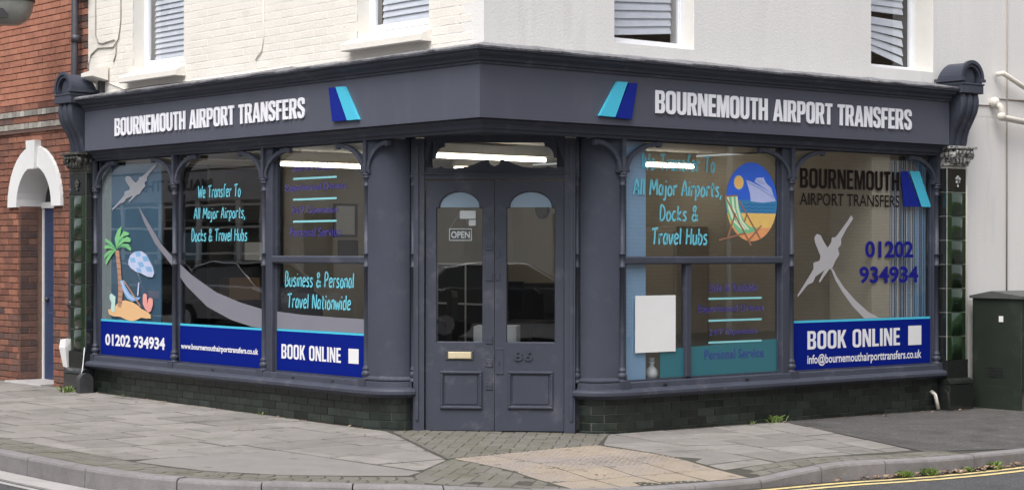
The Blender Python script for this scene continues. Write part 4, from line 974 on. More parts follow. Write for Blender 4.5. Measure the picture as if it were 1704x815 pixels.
smoothp(obj('body', MB().lathe([(0,.045),(.03,.055),(.06,.055),(.09,.04),(.11,.022),(.13,.02),(.15,.03)], 0, 0, 14), 'white', vs_)); obj('neck', MB().lathe([(.15,.022),(.165,.022),(.185,.028)], 0, 0, 12), 'white', vs_)
BP('window_board', MB().box(1.6,5.9,.09,.32,.40,.435), 'slate', 'R'); BP('window_board', MB().box(-6.7,-1.7,.09,.32,.40,.435), 'slate', 'L')

# ------------------------------------------------------------------ lettering and emblems
def raised_sign(fr, x0, x1, z0, z1, lab):
    root = froot('raised_lettering', fr, (x0+x1)/2, -.15, z0, lab, 'sign lettering'); o = ((x0+x1)/2, -.15, z0)
    s = 'BOURNEMOUTH AIRPORT TRANSFERS'
    for c, x, k in block_layout(s, x0, x1):
        fpart('letter', block_glyph(c, x, z0, k, z1-z0, -.156, .011), 'letter', root, o)
raised_sign('L', -6.02, -2.39, 2.79, 2.975, 'raised white letters reading BOURNEMOUTH AIRPORT TRANSFERS on the left fascia')
raised_sign('R', 1.81, 5.34, 2.785, 2.985, 'raised white letters reading BOURNEMOUTH AIRPORT TRANSFERS on the right fascia')
def logo(fr, A, Bq, lab, y0=-.18, y1=-.15, ra=None):
    o = (A[0][0], -.15 if y1 < 0 else y1, A[2][1]); root = froot('fin_emblem', fr, *o, lab, 'emblem')
    for q, m_ in ((A, 'navy'), (Bq, 'cyan')):
        if area(q) < 0: q = q[::-1]
        fpart('fin', MB().prism_y(q, y0, y1), m_, root, o)
logo('L', [(-1.979,3.034),(-1.884,3.031),(-1.705,2.728),(-1.92,2.731)], [(-1.87,3.034),(-1.74,3.030),(-1.52,2.728),(-1.69,2.728)], 'raised navy and cyan fin emblem on the left fascia')
logo('R', [(1.479,3.025),(1.578,3.031),(1.509,2.715),(1.323,2.721)], [(1.345,3.03),(1.462,3.034),(1.317,2.726),(1.137,2.73)], 'raised cyan and navy fin emblem on the right fascia')
logo('R', [(5.426,2.385),(5.54,2.388),(5.742,2.033),(5.483,2.031)], [(5.569,2.389),(5.722,2.393),(5.917,2.032),(5.761,2.034)], 'flat navy and cyan fin emblem on the rightmost window', .040, .044)
Y = .044
def banner(fr, x0, x1, z0, z1, lab):
    root = froot('blue_banner', fr, (x0+x1)/2, Y, z0, lab, 'window banner'); o = ((x0+x1)/2, Y, z0)
    fpart('blue_panel', MB().flat([(x0,z0),(x1,z0),(x1,z1-.022),(x0,z1-.022)], Y), 'blue', root, o)
    fpart('cyan_edge', MB().flat([(x0,z1-.022),(x1,z1-.022),(x1,z1),(x0,z1)], Y), 'cyan', root, o)
banner('L', -6.725, -5.08, .447, .832, 'royal blue banner with phone number at the foot of the leftmost window')
banner('L', -5.0, -3.37, .447, .835, 'royal blue banner with web address at the foot of the middle left window')
banner('L', -3.17, -1.685, .447, .842, 'royal blue banner reading BOOK ONLINE left of the door')
banner('R', 3.795, 5.905, .447, .918, 'royal blue banner reading BOOK ONLINE at the foot of the rightmost window')
def vtext(fr, s, x0, x1, z0, z1, m_, lab, bold=.03, y=.0415, shear=0):
    if bold >= .045:
        o = ((x0+x1)/2, y, z0); root = froot('window_lettering', fr, *o, lab, 'lettering')
        for c, x, k in block_layout(s, x0, x1): fpart('letter', block_glyph(c, x, z0, k, z1-z0, y, 0), m_, root, o)
        return root
    full = fit_text(s, x0, x1, z0, z1, y, bold, 0, shear); words = s.split(' ')
    if len(words) == 1: return fthing('window_lettering', full, m_, fr, (x0+x1)/2, y, z0, lab, 'lettering')
    raw = text_raw(s, bold)[0]; ax, bx = min(v[0] for v in raw), max(v[0] for v in raw); cuts = []; pre = ''
    for w_ in words[:-1]:
        pre += w_; e = max(v[0] for v in text_raw(pre, bold)[0]); cuts.append(x0+(e+.06-ax)/(bx-ax)*(x1-x0)); pre += ' '
    o = ((x0+x1)/2, y, z0); root = froot('window_lettering', fr, *o, lab, 'lettering'); parts = [MB() for _ in words]
    for f in full.f:
        p = [full.v[i] for i in f]; c = sum(q[0] for q in p)/len(p); parts[sum(c > k for k in cuts)].add(p, [tuple(range(len(p)))])
    for mb in parts: fpart('word', mb, m_, root, o)
    return root
vtext('L','01202 934934',-6.62,-5.31,.545,.675,'wtxt','white phone number on the blue banner of the leftmost window',.035)
vtext('L','www.bournemouthairporttransfers.co.uk',-4.98,-3.5,.56,.635,'wtxt','white web address on the blue banner of the middle left window',.03)
vtext('L','BOOK ONLINE',-3.09,-2.1,.562,.698,'wtxt','white words BOOK ONLINE on the banner left of the door',.045)
vtext('R','BOOK ONLINE',4.03,5.42,.64,.815,'wtxt','white words BOOK ONLINE on the rightmost window banner',.045)
vtext('R','info@bournemouthairporttransfers.co.uk',4.03,5.76,.475,.592,'wtxt','white email address under BOOK ONLINE on the rightmost window',.018)
vtext('R','BOURNEMOUTH',3.92,5.405,2.185,2.375,'brown','large black word BOURNEMOUTH on the rightmost window',.05)
vtext('R','AIRPORT TRANSFERS',3.92,5.41,2.02,2.14,'brown','thin black words AIRPORT TRANSFERS on the rightmost window',.008)
vtext('R','01202',4.88,5.63,1.515,1.683,'navyt','navy digits 01202, upper line of the number on the rightmost window',.03)
vtext('R','934934',4.79,5.71,1.262,1.431,'navyt','navy digits 934934, lower line of the number on the rightmost window',.03)
def btext(fr, s, x0, x1, z0, z1, lab, desc=False, mt='lcyan'):
    y = .0415; o = ((x0+x1)/2, y, z0); root = froot('brush_lettering', fr, *o, lab, 'lettering')
    for mb in brush(s, x0, x1, z0, z1, y, desc): fpart('word', mb, mt, root, o)
btext('L','We Transfer To',-4.64,-3.83,2.11,2.229,'cyan brush words We Transfer To on the middle left window')
btext('L','All Major Airports,',-4.72,-3.74,1.87,2.008,'cyan brush words All Major Airports on the middle left window',True)
btext('L','Docks & Travel Hubs',-4.77,-3.71,1.675,1.793,'cyan brush words Docks & Travel Hubs on the middle left window')
btext('L','Business & Personal',-3.03,-1.90,1.245,1.374,'cyan brush words Business & Personal on the lower pane left of the door')
btext('L','Travel Nationwide',-2.99,-1.95,1.045,1.174,'cyan brush words Travel Nationwide on the lower pane left of the door')
btext('R','We Transfer To',1.84,2.76,2.30,2.442,'cyan brush words We Transfer To right of the door',mt='fcyan')
btext('R','All Major Airports,',1.74,2.85,2.04,2.215,'cyan brush words All Major Airports right of the door',True)
btext('R','Docks &',2.06,2.54,1.853,1.983,'cyan brush words Docks & right of the door')
btext('R','Travel Hubs',1.96,2.66,1.64,1.783,'cyan brush words Travel Hubs right of the door')
for s, x0, x1, z0, z1 in (('Safe & Reliable',-2.9,-2.19,2.32,2.397),('Experienced Drivers',-3.03,-2.01,2.118,2.205),('24/7 Operation',-2.92,-2.15,1.905,1.99),('Personal Service',-2.94,-2.11,1.71,1.795)):
    vtext('L', s, x0, x1, z0, z1, 'purple', 'faint purple words %s on the upper pane left of the door' % s, .012)
for s, x0, x1, z0, z1 in (('Safe & Reliable',2.69,3.33,1.206,1.285),('Experienced Drivers',2.55,3.42,1.002,1.088),('24/7 Operation',2.69,3.33,.795,.868),('Personal Service',2.63,3.42,.59,.68)):
    vtext('R', s, x0, x1, z0, z1, 'purple', 'faint purple words %s on the lower pane right of the door' % s, .012)
for i, z in enumerate((2.251,2.057,1.851)): fthing('divider_line', MB().flat([(-2.89,z-.009),(-2.17,z-.009),(-2.17,z+.009),(-2.89,z+.009)], .0415), 'teal2', 'L', -2.5,.0415,z, '%s pale teal line between the faint purple words left of the door' % ('top','middle','bottom')[i], 'line')
for i, z in enumerate((1.145,.945,.745)): fthing('divider_line', MB().flat([(2.68,z-.009),(3.39,z-.009),(3.39,z+.009),(2.68,z+.009)], .0415), 'teal2', 'R', 3.0,.0415,z, '%s pale teal line between the faint purple words right of the door' % ('top','middle','bottom')[i], 'line')
fthing('teal_film', MB().flat([(2.07,.45),(3.6,.45),(3.6,.755),(2.07,.70)], .0445), 'teal', 'R', 2.8,.0445,.45, 'dark teal film at the foot of the pane right of the door', 'film')
# blank code cards
fthing('white_card', MB().box(1.755,2.25,.030,.034,.682,1.185), 'card', 'R', 2.0,.034,.68, 'large square white card stuck on the pane right of the door', 'card')
fthing('white_card', MB().flat([(-1.98,.565),(-1.82,.565),(-1.82,.698),(-1.98,.698)], .0415), 'card', 'L', -1.9,.0415,.565, 'small white square beside BOOK ONLINE left of the door', 'card')
fthing('white_card', MB().flat([(5.55,.635),(5.76,.635),(5.76,.83),(5.55,.83)], .0415), 'card', 'R', 5.65,.0415,.635, 'small white square beside BOOK ONLINE on the rightmost window', 'card')
# grey swoosh and plane silhouettes
up = [(-5.902,2.069),(-5.629,1.843),(-5.374,1.634),(-5.1,1.485),(-4.759,1.328),(-4.288,1.165),(-3.834,1.073),(-3.397,1.013),(-2.77,.983),(-2.176,.972),(-1.68,.968)]
lo = [(-5.902,2.069),(-5.758,1.876),(-5.526,1.653),(-5.186,1.435),(-4.88,1.222),(-4.462,1.017),(-4.002,.898),(-3.614,.842),(-3.397,.836),(-2.77,.842),(-1.68,.842)]
def interp(pts, x):
    for a, b in zip(pts[:-1], pts[1:]):
        if a[0] <= x <= b[0]: t = (x-a[0])/(b[0]-a[0]) if b[0] > a[0] else 0; return a[1]+(b[1]-a[1])*t
    return pts[-1][1]
for (a, b, lab) in ((-5.9,-5.085,'narrow start of the grey swoosh on the leftmost window'),(-5.0,-3.37,'grey swoosh sweeping across the middle left window'),(-3.17,-1.685,'grey swoosh band on the lower pane left of the door')):
    xs = [a+(b-a)*i/24 for i in range(25)]
    fthing('grey_swoosh', MB().quadstrip([(x,.043,interp(lo,x)) for x in xs], [(x,.043,interp(up,x)) for x in xs]), 'grey', 'L', (a+b)/2,.043,.9, lab, 'decal')
pl5 = [(4.67,1.935),(4.7,1.899),(4.599,1.799),(4.52,1.701),(4.52,1.645),(4.476,1.61),(4.494,1.549),(4.431,1.481),(4.384,1.408),(4.347,1.408),(4.212,1.281),(4.19,1.288),(4.274,1.397),(4.146,1.337),(4.11,1.282),(4.031,1.258),(3.895,1.143),(3.888,1.164),(4.02,1.302),(4.117,1.409),(4.117,1.47),(4.201,1.489),(4.219,1.53),(4.139,1.663),(4.128,1.711),(4.164,1.747),(4.219,1.736),(4.274,1.663),(4.321,1.615),(4.373,1.664),(4.384,1.712),(4.439,1.718),(4.531,1.799),(4.625,1.886)]
fthing('plane_silhouette', MB().flat(pl5[::-1], .0425), 'lgrey', 'R', 4.3,.0425,1.14, 'light grey aeroplane silhouette on the rightmost window', 'decal')
sw5 = [(4.373,1.408),(4.439,1.298),(4.55,1.175),(4.7,1.038),(4.87,.92),(5.1,.92),(4.927,.984),(4.737,1.098),(4.569,1.224),(4.457,1.335),(4.402,1.408)]
fthing('vapour_trail', MB().flat(sw5, .0432), 'lgrey', 'R', 4.7,.0432,.92, 'light grey curved trail below the aeroplane on the rightmost window', 'decal')
ax = [(-6.49+(x-3.888)/.812*1.05, 2.04+(z-1.143)/.79*.44) for x, z in pl5]
fthing('plane_silhouette', MB().flat([((-5.48+(x-4.7)*1.22), (2.49+(z-1.935)*.60)) for x,z in pl5][::-1], .0425), 'fgrey', 'L', -5.9,.0425,2.05, 'faint pale aeroplane silhouette on the leftmost window', 'decal')
# palm island cartoon on the leftmost window: px of a 719x815 enlargement mapped to the pane
def isl(x, y): return (-6.745+.0+ (x-70)/590*1.66*1.0, 1.87-(y-0)/780*1.04)
def idec(name, pts, m_, y, root): fpart(name, MB().flat([isl(*p) for p in pts][::-1], y), m_, root, (-6.2,.043,.84))
ir = froot('palm_island_picture', 'L', -6.2,.043,.84, 'flat picture of a palm island with deckchair on the leftmost window', 'decal')
idec('sand', [(135,700),(170,690),(200,660),(235,625),(280,618),(330,630),(375,655),(400,680),(445,700),(470,722),(475,752),(440,755),(400,750),(365,770),(325,783),(280,772),(235,752),(180,752),(145,738)], 'sand', .0425, ir)
idec('trunk', [(195,215),(225,218),(238,330),(245,440),(255,540),(250,640),(240,678),(215,670),(220,540),(215,430),(205,320)], 'trunk', .0415, ir)
for k in range(9): y_ = 270+k*45; idec('bark_line', [(205+k*2,y_),(235+k*2,y_+6),(235+k*2,y_+12),(205+k*2,y_+6)], 'trunkd', .0410, ir)
for fr_ in ([(205,205),(190,120),(215,50),(245,22),(240,70),(225,130)], [(208,205),(230,110),(265,60),(300,75),(305,90),(262,105),(228,160)], [(210,205),(240,130),(290,105),(318,125),(315,150),(265,148),(228,180)], [(212,208),(250,165),(300,165),(322,205),(318,222),(280,195),(240,190)],
            [(205,210),(160,150),(115,118),(110,135),(140,165),(180,200)], [(203,212),(150,170),(105,180),(110,205),(150,200),(190,215)], [(203,214),(150,215),(108,250),(105,285),(140,250),(190,225)], [(203,216),(150,240),(120,290),(118,345),(140,300),(175,245)]):
    idec('palm_leaf', fr_, 'leafc', .0412, ir)
for fr_ in ([(205,200),(222,140),(260,108),(262,115),(228,150)], [(205,208),(150,165),(112,140),(112,146),(150,178)], [(205,212),(245,178),(310,185),(312,190),(245,188)]): idec('leaf_shadow', fr_, 'leafd', .0408, ir)
idec('umbrella', [(300,300),(315,255),(350,228),(400,222),(440,250),(465,300),(490,350),(500,395),(485,428),(450,425),(400,400),(355,385),(320,360),(300,330)], 'umb1', .0415, ir)
for q in ([(350,232),(390,226),(400,262),(365,270)],[(405,265),(445,262),(462,300),(420,305)],[(370,310),(410,308),(425,345),(385,352)],[(310,275),(350,275),(360,312),(320,315)],[(430,345),(475,345),(488,385),(445,385)],[(360,355),(395,358),(405,395),(370,385)]): idec('umbrella_check', q, 'umb2', .0410, ir)
idec('umbrella_pole', [(376,470),(386,472),(378,575),(368,575)], 'umb1', .0412, ir)
idec('deckchair_sling', [(232,460),(262,455),(275,500),(310,560),(350,590),(395,588),(380,610),(330,625),(290,605),(260,550)], 'umb2', .0408, ir)
idec('sling_stripe', [(242,460),(250,458),(268,520),(305,580),(345,602),(340,608),(300,592),(262,530)], 'umb1', .0404, ir)
idec('chair_rail', [(262,465),(270,460),(400,660),(390,662)], 'trunk', .0406, ir)
idec('cactus', [(412,600),(415,565),(430,555),(443,570),(446,640),(455,600),(470,588),(488,600),(490,640),(475,695),(455,705),(430,680),(412,640)], 'pink', .0411, ir)
idec('coral', [(150,580),(165,565),(180,580),(198,590),(195,650),(190,712),(170,718),(160,700),(165,640),(150,610)], 'mint', .0409, ir)
# oval beach picture right of the door (611x815 enlargement of px 1190..1310 x 260..420)
def ov(x, y): return (2.757+(x/611)*.985, 2.455-(y/815)*.905)
orr = froot('beach_picture', 'R', 3.2,.043,1.65, 'flat oval picture of cruise ship and deckchair right of the door', 'decal')
def odec(name, pts, m_, y):
    q = [ov(*p) for p in pts]
    if area(q) < 0: q = q[::-1]
    fpart(name, MB().flat(q, y), m_, orr, (3.2,.043,1.65))
el_ = [(308+215*math.cos(2*math.pi*i/48), 375+330*math.sin(2*math.pi*i/48)) for i in range(48)]
cl = lambda a, b: clip([(x,-y) for x,y in [(0,a),(0,b),(611,b),(611,a)]], [(x,-y) for x,y in el_][::-1])
def band(a, b): return [(x,-y) for x,y in cl(a,b)]
odec('sky', band(30,372), 'sky', .0430); odec('sea', band(360,480), 'sea', .0428); odec('sand', band(470,600), 'sand2', .0426); odec('sand_shadow', band(592,720), 'sand3', .0424)
odec('sun_rays', [(200+(44 if i % 2 else 36)*math.cos(math.pi*i/16)*1.0, 216+(64 if i % 2 else 52)*math.sin(math.pi*i/16)) for i in range(32)], 'sunr', .0424)
odec('sun', [(200+31*math.cos(math.pi*i/10), 216+46*math.sin(math.pi*i/10)) for i in range(20)], 'sunc', .0422)
odec('ship_hull', [(262,195),(300,205),(380,245),(450,285),(500,330),(512,365),(400,380),(300,372),(292,300)], 'ship', .0422)
odec('ship_decks', [(330,205),(345,175),(380,168),(400,172),(408,160),(412,180),(430,215),(470,250),(495,320),(440,275),(380,235)], 'ship', .0420)
for a in (0, 14, 28): odec('deck_line', [(335+a,186+a),(395+a,192+a),(395+a,197+a),(335+a,191+a)], 'shipl', .0417)
odec('deck_line', [(270,205),(380,258),(495,335),(495,342),(380,268),(270,213)], 'shipl', .0417)
for y_ in (395, 425, 455):
    mbw = [(240+i*26, y_+(7 if i % 2 else -4)) for i in range(11)]; odec('wave_line', mbw+[(x,y+5) for x,y in mbw[::-1]], 'sead', .0424)
odec('chair_sling', [(85,335),(188,322),(198,400),(215,470),(250,545),(300,588),(358,588),(330,625),(270,640),(200,640),(140,560),(108,470)], 'dg', .0414)
for a in (0, 38, 72): odec('sling_stripe', [(100+a,335),(116+a,333),(128+a*.95,430),(165+a*.85,530),(235+a*.7,605),(225+a*.7,612),(150+a*.85,540),(112+a*.95,435)], 'dw', .0411)
for q in ([(85,345),(95,340),(308,735),(296,742)], [(35,690),(250,632),(252,644),(37,704)], [(103,665),(165,470),(177,475),(117,668)], [(195,365),(205,362),(385,680),(372,686)], [(240,545),(262,470),(272,474),(250,548)], [(280,690),(385,568),(392,576),(290,700)], [(82,330),(190,318),(192,330),(84,342)]):
    odec('chair_rail', q, 'wood', .0408)
# open sign behind the left door
sg = froot('open_sign', 'D', -.305, .05, 1.72, 'small black OPEN sign hanging behind the left door', 'sign'); so = (-.305,.05,1.72)
fpart('board', MB().box(-.405,-.205,.046,.05,1.668,1.774), 'dark', sg, so)
bd = MB()
for a,b,c,d in ((-.405,-.205,1.668,1.674),(-.405,-.205,1.768,1.774),(-.405,-.399,1.674,1.768),(-.211,-.205,1.674,1.768)): bd.box(a,b,.043,.046,c,d)
fpart('border', bd, 'white', sg, so); fpart('letters', fit_text('OPEN', -.388, -.222, 1.69, 1.75, .0445, .02), 'white', sg, so)
fpart('string', MB().tube([(-.4,.05,1.774),(-.30,.05,1.93),(-.21,.05,1.774)], .0015, 4), 'white', sg, so)
ntc = fthing('paper_notice', MB().box(-.31,-.17,.04,.042,1.86,1.93).box(-.23,-.17,.04,.042,1.80,1.85), 'card', 'D', -.24,.041,1.8, 'white paper notice above the OPEN sign on the left door', 'notice')

# ------------------------------------------------------------------ red brick house on the left
H = thing('brick_house', 'red brick terraced house with white arched doorway at the left', 'house', (-8.35,.05,0))
HO = (-8.35,.05,0)
def HP(name, mb, m, parent=None):
    mb.v = [(x-HO[0], y-HO[1], z-HO[2]) for x,y,z in mb.v]; return obj(name, mb, m, parent or H)
ACX, AR, ARO, ASP = -8.35, .455, .695, 2.10
def inside_arch(x, z, r): return (z < ASP and abs(x-ACX) < r) or (z >= ASP and math.hypot(x-ACX, z-ASP) < r)
hw_ = MB(); hw_.box(-30,ACX-AR,.062,.4,-.1,8).box(ACX+AR,-7.052,.062,.4,-.1,8).box(ACX-AR,ACX+AR,.062,.4,ASP+AR+.005,8)
# spandrels between arch and lintel
n = 12
for sx in (-1, 1):
    ap = [(ACX+sx*AR*math.cos(math.pi/2*k/n), ASP+AR*math.sin(math.pi/2*k/n)) for k in range(n+1)]
    hw_.quadstrip([(x,.062,z) for x,z in ap], [(x,.062,ASP+AR+.005) for x,z in ap])
wallh = HP('wall', hw_, 'mortar')
cells = []; extra = []
row = 0; z = .0
while z < 4.55:
    course = z
    if abs(z-3.0) < .03 or abs(z-3.15) < .03:      # pale header courses
        x = -9.75
        while x < -7.25: cells.append((x, x+.102, z, 'header', -.012)); x += .1125
        cells.append((x, -7.06, z, 'brickdk', 0))
    else:
        x = -9.75-(.1125 if row % 2 else 0)
        while x < -7.07:
            x1 = min(x+bl, -7.06)
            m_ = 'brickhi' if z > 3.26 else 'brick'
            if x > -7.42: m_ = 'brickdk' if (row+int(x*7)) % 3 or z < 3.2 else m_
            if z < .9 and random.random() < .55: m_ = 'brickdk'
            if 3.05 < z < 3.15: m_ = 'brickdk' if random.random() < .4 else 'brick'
            zc_ = z+bh/2
            if x1-x > .03:
                # split or drop around the arch ring
                if z < ASP:
                    L0, R0 = (ACX-ARO, ACX+ARO) if z+bh > ASP-.0 else (ACX-AR, ACX+AR)
                else:
                    h_ = max(0, ARO**2-(z-ASP)**2); L0, R0 = ACX-math.sqrt(h_), ACX+math.sqrt(h_)
                    if h_ == 0: L0 = R0 = ACX
                segs = [(x, x1)]
                if R0 > L0:
                    segs = [(a, b) for a, b in ((x, min(x1, L0-.004)), (max(x, R0+.004), x1)) if b-a > .02]
                for a, b in segs: cells.append((a, b, z, m_, random.uniform(-.002,.002)))
            x += bl+jt
    row += 1; z = round(row*.075, 4)
cells.sort(key=lambda c: (c[0]-12.08)**2+(c[2]-1.6)**2*4)
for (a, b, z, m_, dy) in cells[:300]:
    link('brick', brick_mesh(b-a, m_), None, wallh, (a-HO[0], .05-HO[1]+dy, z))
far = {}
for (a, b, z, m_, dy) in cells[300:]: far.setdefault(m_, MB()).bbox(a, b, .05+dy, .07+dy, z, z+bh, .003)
jm = MB(); me_m = []
tot = MB(); mi = []
keys = list(far)
for i, k in enumerate(keys): nf = len(far[k].f); tot.add(far[k].v, far[k].f); mi += [i]*nf
o = HP('distant_bricks', tot, None, wallh)
for k in keys: o.data.materials.append(M[k])
o.data.polygons.foreach_set('material_index', mi); tag(o, kind='stuff')
HP('string_course', MB().box(-9.8,-7.06,.03,.066,2.955,2.99), 'brickdk')
# dark painted reveal bricks of the doorway
rv = MB().box(ACX-AR-.02,ACX-AR+.002,.066,.42,0,ASP).box(ACX+AR-.002,ACX+AR+.02,.066,.42,0,ASP)
rvo = HP('door_reveal', rv, 'mortar')
for k in range(28):
    o = link('brick', brick_mesh(.215 if k % 2 else .105, 'brickdk'), None, rvo, (ACX-AR+.006-HO[0]-.01+.012, .07-HO[1]+.0, k*.075), R(90))
    if k % 2 == 0: link('brick', brick_mesh(.105, 'brickdk'), None, rvo, (ACX-AR+.008-HO[0], .07-HO[1]+.115, k*.075), R(90))
# white arch ring, soffit and keystone
def ringpoly(r0, r1, n=18):
    a = [(ACX+r1*math.cos(math.pi*k/n), ASP+r1*math.sin(math.pi*k/n)) for k in range(n+1)]; b = [(ACX+r0*math.cos(math.pi*k/n), ASP+r0*math.sin(math.pi*k/n)) for k in range(n+1)]
    return a, b
a, b = ringpoly(AR, ARO); mb = MB()
mb.quadstrip([(x,.02,z) for x,z in a], [(x,.02,z) for x,z in b]); mb.quadstrip([(x,.07,z) for x,z in a], [(x,.02,z) for x,z in a]); mb.quadstrip([(x,.02,z) for x,z in b], [(x,.4,z) for x,z in b])
mb.box(ACX-ARO,ACX-AR,.02,.07,ASP-.012,ASP); mb.box(ACX+AR,ACX+ARO,.02,.07,ASP-.012,ASP)
ao = HP('arch_surround', mb, 'white')
HP('keystone', MB().prism_y([(ACX-.09,ASP+AR-.03),(ACX+.09,ASP+AR-.03),(ACX+.12,ASP+ARO+.06),(ACX-.12,ASP+ARO+.06)], -.02, .06), 'white', ao)
hd = HP('door', MB().box(ACX-AR+.035,ACX+AR-.07,.365,.41,.06,ASP-.02), 'doorb')
for (u0,u1,z0,z1) in ((-.32,-.04,.25,.85),(.04,.32,.25,.85),(-.32,-.04,1.05,1.9),(.04,.32,1.05,1.9)): HP('panel', MB().bbox(ACX+u0,ACX+u1,.358,.372,z0,z1,.008), 'doorb', hd)
HP('knob', MB().ball((ACX-.32,.345,1.0),.03,8), 'iron', hd)
HP('door_frame', MB().box(ACX-AR,ACX-AR+.035,.35,.42,.04,ASP).box(ACX+AR-.07,ACX+AR,.34,.42,.04,ASP).box(ACX-AR,ACX+AR,.34,.42,ASP-.02,ASP+.05), 'white')
fl_ = HP('fanlight', MB(), None); n = 10
HP('pane', MB().flat([(ACX-AR,ASP+.05),(ACX+AR,ASP+.05)]+[(ACX+AR*math.cos(math.pi*k/n), ASP+AR*math.sin(math.pi*k/n)) for k in range(1,n)], .39), 'cglass', fl_)
HP('glazing_bar', MB().box(ACX-.015,ACX+.015,.375,.388,ASP+.05,ASP+AR), 'white', fl_)
HP('door_step', MB().bbox(ACX-AR-.02,ACX+AR+.02,-.12,.4,-.02,.055,.012), 'chan')
HP('roof', MB().box(-30,-7.05,0,10,8,8.2), 'roof')
# ------------------------------------------------------------------ fixtures
dp = thing('downpipe', 'dark painted downpipe between the brick house and the pilaster', 'downpipe', (-7.25,-.03,0))
obj('pipe', MB().tube([(-.02,0,.0),(-.02,0,1.2),(.03,0,3.3),(.09,0,7)], .042, 10), 'pipe', dp)
for z in (.95, 2.2, 3.9): obj('collar', MB().lathe([(z,.053),(z+.07,.053)], -.02 if z < 2 else .03 if z < 3 else .06, 0, 10), 'pipe', dp)
obj('bracket', MB().box(-.05,.03,.0,.08,2.1,2.14), 'pipe', dp)
wc = fthing('white_cover', MB().add([(-7.33,-.14,.59),(-7.2,-.14,.60),(-7.33,-.04,.6),(-7.2,-.04,.6),(-7.30,-.12,.29),(-7.2,-.12,.28),(-7.28,-.05,.29),(-7.2,-.05,.28),(-7.34,-.15,.50),(-7.19,-.15,.50)],
    [(0,1,3,2),(0,8,9,1),(8,4,5,9),(4,6,7,5),(2,6,4,8),(2,8,0),(1,9,3),(3,9,5),(3,5,7),(2,3,7,6)]), 'white', 'L', -7.25,-.1,.28, 'white plastic cover fixed over the downpipe near the ground', 'cover')
fthing('iron_guard', MB().prism_x([(-.25,-.02)]+[(-.17-.08*math.cos(math.pi*k/8), .17+.08*math.sin(math.pi*k/8)) for k in range(9)]+[(-.09,-.02)], -6.73, -6.64), 'iron', 'L', -6.71,-.2,-.02, 'small rounded iron guard at the foot of the left pilaster', 'guard')
fthing('loose_cable', MB().tube([(-6.77,-.13,.52),(-6.76,-.15,.36),(-6.72,-.18,.28),(-6.71,-.2,.24)], .005, 6), 'white', 'L', -6.74,-.2,.02, 'short white cable hanging beside the left pilaster', 'cable')
bl2 = thing('wall_lantern', 'dark round lantern hanging above the brick house corner', 'lamp', (-7.62,-.62,4.33))
smoothp(obj('bowl', MB().lathe([(-.26,.03),(-.25,.12),(-.19,.21),(-.10,.255),(0,.27),(.05,.27)], 0, 0, 20), 'bowl', bl2)); obj('hood', MB().lathe([(.05,.3),(.08,.3),(.22,.15),(.3,.05)], 0, 0, 20), 'iron', bl2)
obj('band', MB().lathe([(.0,.285),(.06,.285)], 0, 0, 20), 'iron', bl2); obj('clip', MB().box(-.19,-.1,-.21,-.13,-.24,-.12), 'iron', bl2); obj('clip', MB().box(.12,.2,-.2,-.1,-.2,-.1), 'iron', bl2); obj('arm', MB().tube([(.0,0,.28),(.1,.1,.24),(.55,.62,.22)], .025, 8), 'iron', bl2)
obj('arm_plate', MB().box(.50,.64,.55,.66,.1,.36), 'iron', bl2)
fld = thing('wall_floodlight', 'cream painted tilted box on the wall above the left console', 'floodlight', (-6.68,.05,3.45))
obj('hood', MB().add([(-.16,-.02,.12),(.14,-.02,.14),(-.14,-.20,.06),(.12,-.20,.08),(-.16,-.02,-.04),(.14,-.02,-.02),(-.14,-.20,.02),(.12,-.20,.02)], [(0,1,3,2),(2,3,7,6),(4,6,7,5),(0,2,6,4),(1,5,7,3),(0,4,5,1)]), 'cream', fld)
obj('bracket', MB().box(-.02,.03,-.06,.0,-.14,-.02), 'iron', fld)
def wcable(pts, r, lab, m_='cable', fr='L'):
    return fthing('wall_cable', MB().tube([(x,.043,z) for x,z in pts], r, 5), m_, fr, pts[0][0],.043,pts[-1][1], lab, 'cable')
wcable([(-6.86,4.6),(-6.86,3.95),(-6.80,3.86),(-6.70,3.84),(-6.42,3.86),(-6.38,3.82),(-6.39,3.70),(-6.44,3.62)], .007, 'thin grey cable dropping beside the top left corner of the cream wall')
wcable([(-6.28,4.6),(-6.28,4.05),(-6.33,3.86),(-6.45,3.78),(-6.80,3.80),(-6.96,3.74),(-7.03,3.62),(-7.04,3.5)], .007, 'thin grey cable looping left of the upper left window')
wcable([(-6.62,3.42),(-6.2,3.31),(-5.5,3.315),(-4.6,3.30),(-3.8,3.30),(-2.9,3.31)], .006, 'thin pale cable running above the left cornice', 'cream')
wcable([(-3.42,4.3),(-3.42,3.62),(-3.45,3.5),(-3.56,3.42)], .007, 'thin cable hanging between the two upper left windows', 'cream')
fthing('wall_pipe', MB().tube([(x,y,z) for x,y,z in [(6.98,.02,3.45),(7.0,-.05,3.46),(7.35,-.05,3.34),(7.8,-.05,3.2)]], .028, 8), 'offpipe', 'R', 7,0,3.3, 'upper painted pipe sloping across the white wall at the right edge', 'pipe')
fthing('wall_pipe', MB().tube([(x,y,z) for x,y,z in [(6.93,.0,3.16),(6.95,-.06,3.10),(6.95,-.07,3.0),(7.0,-.07,2.985),(8.2,-.07,2.90)]], .034, 8).ball((6.93,.0,3.15),.06,8).ball((6.95,-.07,3.0),.05,8), 'offpipe', 'R', 7,0,3.0, 'lower painted pipe with an elbow on the white wall', 'pipe')
wcable([(6.32,3.11),(6.9,3.12),(7.12,3.10),(7.15,3.03),(7.12,2.98)], .007, 'thin grey cable beside the right console', 'cable', 'R')
wcable([(7.03,3.2),(7.6,3.2)], .009, 'short straight cable between the two painted pipes', 'cable', 'R')
wcable([(7.2,4.6),(7.2,.8)], .009, 'thin vertical grey cable down the right white wall', 'cable', 'R')
